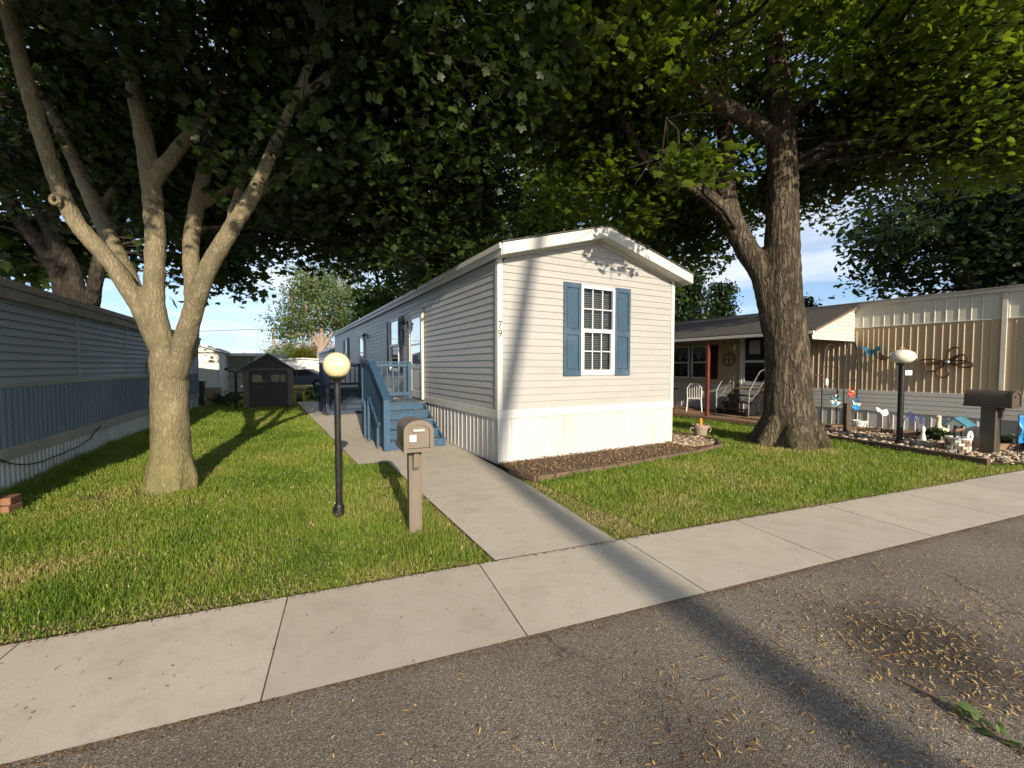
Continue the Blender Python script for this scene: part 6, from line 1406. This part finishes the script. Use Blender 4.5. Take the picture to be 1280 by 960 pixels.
parts = [blades(pick(230000, -7.5, 5.5, 2.2, 5.2), 0.072, 0.0050), blades(pick(170000, -9.5, 9.0, 5.2, 8.2), 0.085, 0.0068), blades(pick(150000, -13, 10.0, 8.2, 13), 0.095, 0.011), blades(pick(110000, -17, 9, 13, 24), 0.10, 0.02), blades(pick(30000, -24, 4, 24, 40), 0.11, 0.04)]
# taller unmown tufts along the blue skirting and round the trunks
def ring(cx, cy, r0, r1, n): 
    a = rng.uniform(0, 2*np.pi, n); r = rng.uniform(r0, r1, n); return np.stack([cx+r*np.cos(a), cy+r*np.sin(a)], 1)
t_ = rng.uniform(-3, 10, 9000); o_ = np.abs(rng.normal(0.03, 0.09, 9000))+0.03
Q = np.array([loc2w(o, y, 0, (-7.39, 7.2), LA)[:2] for o, y in zip(o_, t_)])
parts.append(blades(Q, 0.17, 0.007)); parts.append(blades(ring(-4.53, 5.66, .40, .66, 1100), 0.08, 0.007, 0.2)); parts.append(blades(ring(5.69, 8.79, .75, 1.15, 3500), 0.12, 0.008, 0.12))
t_ = rng.uniform(0, 3.3, 2600); Q = np.stack([0.42+(4.3-0.42)*t_/3.3, 5.86+(8.35-5.86)*t_/3.3-np.abs(rng.normal(0.02, 0.05, 2600))], 1); parts.append(blades(Q, 0.13, 0.007, -0.12))
off = 0; CO, FF, SZ, RN_ = [], [], [], []
for co, f, sz, r in parts: CO.append(co); FF.append(f+off); SZ.append(sz); RN_.append(r); off += len(co)
setting(np_mesh('grass', np.concatenate(CO), np.concatenate(FF), np.concatenate(SZ), M['grass'], None, np.concatenate(RN_)), 'stuff')

# ---------------------------------------------------------------- seeds and leaf litter on the paving
def strips(P, ln, wd, z, name, m, curl=0.35, up=0.010):
    n = len(P); a = rng.uniform(0, 2*np.pi, n); l = ln*rng.uniform(0.4, 1.35, n); w = wd*rng.uniform(0.6, 1.4, n); cv = rng.normal(0, curl, n); lift = rng.uniform(0.001, up, n)
    d = np.stack([np.cos(a), np.sin(a), 0*a], 1); s = np.stack([-np.sin(a), np.cos(a), 0*a], 1); zz = np.zeros((n, 3)); rows = []
    for k, (u, ww_) in enumerate(((-.5, .25), (-.18, 1.0), (.18, .8), (.5, .12))):
        c = np.stack([P[:, 0], P[:, 1], np.full(n, z)], 1)+d*(l*u)[:, None]+s*(cv*l*(0.25-u*u))[:, None]
        c[:, 2] += 0.002 + lift*(1 if k in (1, 2) else 0.15)
        rows += [c-s*(w*ww_/2)[:, None], c+s*(w*ww_/2)[:, None]]
    co = np.stack(rows, 1).reshape(-1, 3); k = np.arange(n)[:, None]*8
    f = np.concatenate([k+np.array([[0, 1, 3, 2]]), k+np.array([[2, 3, 5, 4]]), k+np.array([[4, 5, 7, 6]])], 1).reshape(-1)
    return setting(np_mesh(name, co, f, np.full(3*n, 4), m), 'stuff')
def on_road(P, lo=-9, hi=2.25):
    n = P[:, 0]*RN[0]+P[:, 1]*RN[1]; return P[(n > lo) & (n < hi)]
def gauss(cx, cy, s, n): return np.stack([rng.normal(cx, s, n), rng.normal(cy, s, n)], 1)
road = on_road(np.stack([rng.uniform(-3, 9, 6500), rng.uniform(0.8, 6.5, 6500)], 1))
keep = rng.uniform(0, 1, len(road)) < np.clip(0.5+0.12*road[:, 0]+0.2*wave(road, 1.4), .3, 1); road = road[keep]
strips(np.concatenate([road[:1500], on_road(gauss(2.2, 2.3, .38, 330)), on_road(gauss(3.3, 2.9, .45, 160)), on_road(gauss(1.0, 1.85, .3, 60))]), 0.044, 0.007, -0.0035, 'fallen_seeds', M['litter'], curl=0.6)
strips(np.concatenate([road[1500:2300], on_road(gauss(2.3, 2.3, .4, 300))]), 0.032, 0.006, -0.0035, 'fallen_seeds', M['litter_pale'], curl=0.6)
strips(np.concatenate([road[2300:], on_road(gauss(2.3, 2.35, .42, 700)), on_road(gauss(0.8, 1.75, .3, 200))]), 0.036, 0.007, -0.0035, 'fallen_seeds', M['litter_dark'], up=0.006, curl=0.6)
sw = np.stack([rng.uniform(-3, 8, 1500), rng.uniform(1.5, 8, 1500)], 1); nn = sw[:, 0]*RN[0]+sw[:, 1]*RN[1]; sw = sw[(nn > 2.3) & (nn < 3.28)]
strips(sw[:260], 0.02, 0.005, 0.001, 'fallen_seeds', M['litter_dark'], up=0.004)
a_ = np.concatenate([rng.uniform(-4, 8, 1300), rng.uniform(-4, -0.3, 1300)]); n_ = 3.292+np.abs(rng.normal(0, 0.10, 2600)); E_ = np.stack([RD[0]*a_+RN[0]*n_, RD[1]*a_+RN[1]*n_], 1); E_ = E_[lawn_mask(E_)]
strips(E_[::2], 0.032, 0.006, 0.0, 'lawn_edge_litter', M['straw'], up=0.02)
a_ = rng.uniform(-4, 8, 2600); n_ = 2.282-np.abs(rng.normal(0, 0.035, 2600)); strips(np.stack([RD[0]*a_+RN[0]*n_, RD[1]*a_+RN[1]*n_], 1), 0.018, 0.006, -0.0035, 'fallen_seeds', M['litter_dark'], up=0.005)
a_ = rng.uniform(-4, 8, 1500); n_ = 3.284-np.abs(rng.normal(0, 0.018, 1500)); strips(np.stack([RD[0]*a_+RN[0]*n_, RD[1]*a_+RN[1]*n_], 1), 0.02, 0.006, 0.001, 'lawn_edge_litter', M['litter_dark'], up=0.005)
L_ = pick(2600, -7, 8, 2.4, 9); strips(L_, 0.03, 0.006, 0.035, 'fallen_seeds', M['litter_pale'], up=0.03)
# seeds lying on the blue steps
def on_steps():
    Q = []
    for k, n in ((0, 26), (1, 22), (2, 30), (3, 26), (4, 80)):
        y0 = 0.325*k; y1 = y0+(0.29 if k < 4 else 1.4)
        for _ in range(n): 
            w = loc2w(-random.uniform(0.2, 1.25), 2.0+random.uniform(y0, y1)); Q.append((w[0], w[1], 0.16*(k+1)))
    return Q
for z in sorted(set(q[2] for q in on_steps())):
    pass
Q = on_steps()
for k in range(5):
    P_ = np.array([q[:2] for q in Q if abs(q[2]-0.16*(k+1)) < .01]); strips(P_, 0.055, 0.012, 0.16*(k+1)+0.001, 'fallen_seeds', M['litter_pale'], up=0.025)
# mulch chips and river stones
n = 9000; xy = np.stack([rng.uniform(-.1, 5.1, n), rng.uniform(-1.15, .75, n)], 1); wv = np.array([loc2w(a, b)[:2] for a, b in xy]); wv = wv[in_poly(wv[:, 0], wv[:, 1], BEDW)]
strips(wv[:2200], 0.055, 0.012, 0.022, 'mulch_chips', M['wood_brown'], up=0.03); strips(wv[2200:3700], 0.045, 0.011, 0.025, 'mulch_chips', M['litter'], up=0.03); strips(wv[3700:5200], 0.05, 0.013, 0.02, 'mulch_chips', M['wood_dark'], up=0.03)
bm = bmesh.new(); bmesh.ops.create_icosphere(bm, subdivisions=1, radius=1.0); ico = np.array([v.co[:] for v in bm.verts]); icf = np.array([[v.index for v in f.verts] for f in bm.faces]); bm.free()
def stones(P, z, size, name, mats):
    n = len(P); s = size*rng.uniform(0.5, 1.5, (n, 1))*np.stack([rng.uniform(.8, 1.4, n), rng.uniform(.7, 1.1, n), rng.uniform(.45, .8, n)], 1); a = rng.uniform(0, 6.28, n)
    v = ico[None]*s[:, None]*(1+rng.normal(0, .07, (n, len(ico), 1))); x = v[..., 0]*np.cos(a)[:, None]-v[..., 1]*np.sin(a)[:, None]; y = v[..., 0]*np.sin(a)[:, None]+v[..., 1]*np.cos(a)[:, None]
    co = np.stack([x+P[:, 0:1], y+P[:, 1:2], v[..., 2]+z+s[:, 2:3]*0.5], -1).reshape(-1, 3)
    f = (icf[None]+np.arange(n)[:, None, None]*len(ico)).reshape(-1)
    o = np_mesh(name, co, f, np.full(n*len(icf), 3), mats, smooth=True)
    o.data.polygons.foreach_set('material_index', np.repeat(rng.integers(0, len(mats), n), len(icf)).astype(np.int32)); return setting(o, 'stuff')
xy = np.stack([rng.uniform(6.7, 11.6, 5200), rng.uniform(6.8, 11.6, 5200)], 1); stones(xy[in_poly(xy[:, 0], xy[:, 1], ROCK)], 0.012, 0.036, 'river_stones', [M['stone_tan'], M['stone_brown'], M['stone_pale'], M['stone_tan']])
xy = np.stack([rng.uniform(3.9, 5.1, 900), rng.uniform(-.6, .75, 900)], 1); wv = np.array([loc2w(a, b)[:2] for a, b in xy]); stones(wv[in_poly(wv[:, 0], wv[:, 1], BEDW)], 0.02, 0.03, 'river_stones', [M['stone_tan'], M['stone_pale'], M['stone_brown']])
# leafy twig fallen on the road
t = thing('leafy_twig', 'fallen green leafy twig lying on the asphalt', 'twig', (2.02, 1.99, -0.003), R(-72))
m = MB(); m.tube([(-0.12, 0, 0.012), (0.05, 0.02, 0.02), (0.25, -0.01, 0.02), (0.5, 0.03, 0.012)], [0.006, 0.006, 0.005, 0.003], 6); m.build('stem', M['wood_brown'], t, smooth=True)
n = 34; u = rng.uniform(0.03, 0.5, n); P_ = np.stack([u, rng.normal(0.01, .022, n), rng.uniform(0.012, 0.04, n)], 1)
leaf_mesh('leaves', P_, 0.05, M['leaf_pale'], t, 'oval', 0.4, bias=np.full(n, .6))
# low plants against the tan home
def small_plant(loc, r, h, label, n=40):
    t = thing('low_shrub', label, 'shrub', loc); m = MB()
    for k in range(6): m.tube([(0, 0, 0), (random.uniform(-r, r)*.6, random.uniform(-r, r)*.6, h*.7)], [.008, .004], 5)
    m.build('stem', M['bark_dark'], t); C, P = crown_points([(0, 0, h*.55, r, r, h*.5, n)], lambda p: p[:, 2] > .02, 16, .06); leaf_mesh('foliage', P, .06, M['leaf_fir'], t, 'diam', .7)
small_plant((8.98, 9.05, 0.02), .22, .24, 'small dark green shrub before the skirting, beside the goose'); small_plant((9.75, 8.35, 0.02), .3, .2, 'low dark shrub between the well and the dark mailbox'); small_plant((7.35, 10.5, 0.02), .2, .2, 'little green shrub at the foot of the trellis')
small_plant((9.7, 7.75, 0.02), .25, .22, 'dark little shrub behind the blue flag')
small_plant((-11.6, 17.4, 0.0), .6, .55, 'dark green shrub beside the shed and black post', 90); small_plant((-8.0, 18.6, 0.0), .5, .5, 'dark green shrub under the barbecue', 90); small_plant((-9.2, 20.0, 0.0), .6, .7, 'green shrub behind the hose reel', 90)
# ---------------------------------------------------------------- sky, sun, camera
w = bpy.data.worlds.new('World'); S.world = w; w.use_nodes = True
nt = w.node_tree; L = nt.links.new; bg = nt.nodes['Background']
AZ = math.atan2(0.3665, -0.9304)                                       # sun stands behind the viewer, to the right
sky = N(nt, 'ShaderNodeTexSky', sky_type='NISHITA'); sky.sun_disc = False
sky.sun_elevation = R(19.4); sky.sun_rotation = AZ; sky.altitude = 200; sky.air_density = 1.0; sky.dust_density = 0.8; sky.ozone_density = 1.2
tc = N(nt, 'ShaderNodeTexCoord'); sx = N(nt, 'ShaderNodeSeparateXYZ'); L(tc.outputs['Generated'], sx.inputs[0])
zz = N(nt, 'ShaderNodeMath', operation='MAXIMUM'); zz.inputs[1].default_value = 0.0; L(sx.outputs['Z'], zz.inputs[0])
za = N(nt, 'ShaderNodeMath', operation='ADD'); za.inputs[1].default_value = 0.12; L(zz.outputs[0], za.inputs[0])
dx = N(nt, 'ShaderNodeMath', operation='DIVIDE'); L(sx.outputs['X'], dx.inputs[0]); L(za.outputs[0], dx.inputs[1])
dy = N(nt, 'ShaderNodeMath', operation='DIVIDE'); L(sx.outputs['Y'], dy.inputs[0]); L(za.outputs[0], dy.inputs[1])
cv = N(nt, 'ShaderNodeCombineXYZ'); L(dx.outputs[0], cv.inputs[0]); L(dy.outputs[0], cv.inputs[1])
n1 = N(nt, 'ShaderNodeTexNoise', i_Scale=1.1, i_Detail=9.0, i_Roughness=0.58, i_Distortion=0.5); L(cv.outputs[0], n1.inputs['Vector'])
cr = N(nt, 'ShaderNodeMapRange'); cr.inputs['From Min'].default_value = 0.40; cr.inputs['From Max'].default_value = 0.64; cr.inputs['To Max'].default_value = 0.8; L(n1.outputs['Fac'], cr.inputs['Value'])
hz = N(nt, 'ShaderNodeMath', operation='MULTIPLY_ADD'); hz.inputs[1].default_value = 0.9; hz.inputs[2].default_value = 0.16; L(zz.outputs[0], hz.inputs[0])   # clear air: little whitening at the horizon
sv = N(nt, 'ShaderNodeCombineXYZ'); L(sx.outputs['X'], sv.inputs[0]); L(sx.outputs['Y'], sv.inputs[1]); L(hz.outputs[0], sv.inputs[2])
sn = N(nt, 'ShaderNodeVectorMath', operation='NORMALIZE'); L(sv.outputs[0], sn.inputs[0]); L(sn.outputs[0], sky.inputs['Vector'])
mx = N(nt, 'ShaderNodeMix', data_type='RGBA'); mx.inputs['B'].default_value = (4.6, 4.75, 5.1, 1); L(cr.outputs[0], mx.inputs['Factor']); L(sky.outputs[0], mx.inputs['A'])
L(mx.outputs['Result'], bg.inputs['Color']); bg.inputs['Strength'].default_value = 0.135
sd = bpy.data.lights.new('sun', 'SUN'); sd.energy = 3.9; sd.angle = R(0.55); sd.color = (1.0, 0.865, 0.665)
so = bpy.data.objects.new('sun', sd); COL.objects.link(so)
dirv = Vector((SX, SY, -SUN_T*math.hypot(SX, SY))); so.rotation_euler = dirv.to_track_quat('-Z', 'Y').to_euler(); so.location = (8, -18, 12)
cam = bpy.data.cameras.new('camera'); cam.sensor_width = 36.0; cam.lens = 36.0*536/1280; cam.clip_start = 0.05; cam.clip_end = 800
co = bpy.data.objects.new('camera', cam); COL.objects.link(co); co.location = (0, 0, 1.6); co.rotation_euler = (R(90)-math.atan(22/536), 0, 0); S.camera = co
S.view_settings.view_transform = 'Standard'; S.view_settings.look = 'None'; S.view_settings.gamma = 1.0; S.view_settings.exposure = 0.80; S.view_settings.use_curve_mapping = False
cy = S.cycles; cy.max_bounces = 6; cy.diffuse_bounces = 3; cy.glossy_bounces = 3; cy.transmission_bounces = 4; cy.transparent_max_bounces = 8
cy.caustics_reflective = False; cy.caustics_refractive = False; cy.use_denoising = True; cy.use_adaptive_sampling = True; cy.adaptive_threshold = 0.02
cy.sample_clamp_indirect = 4.0
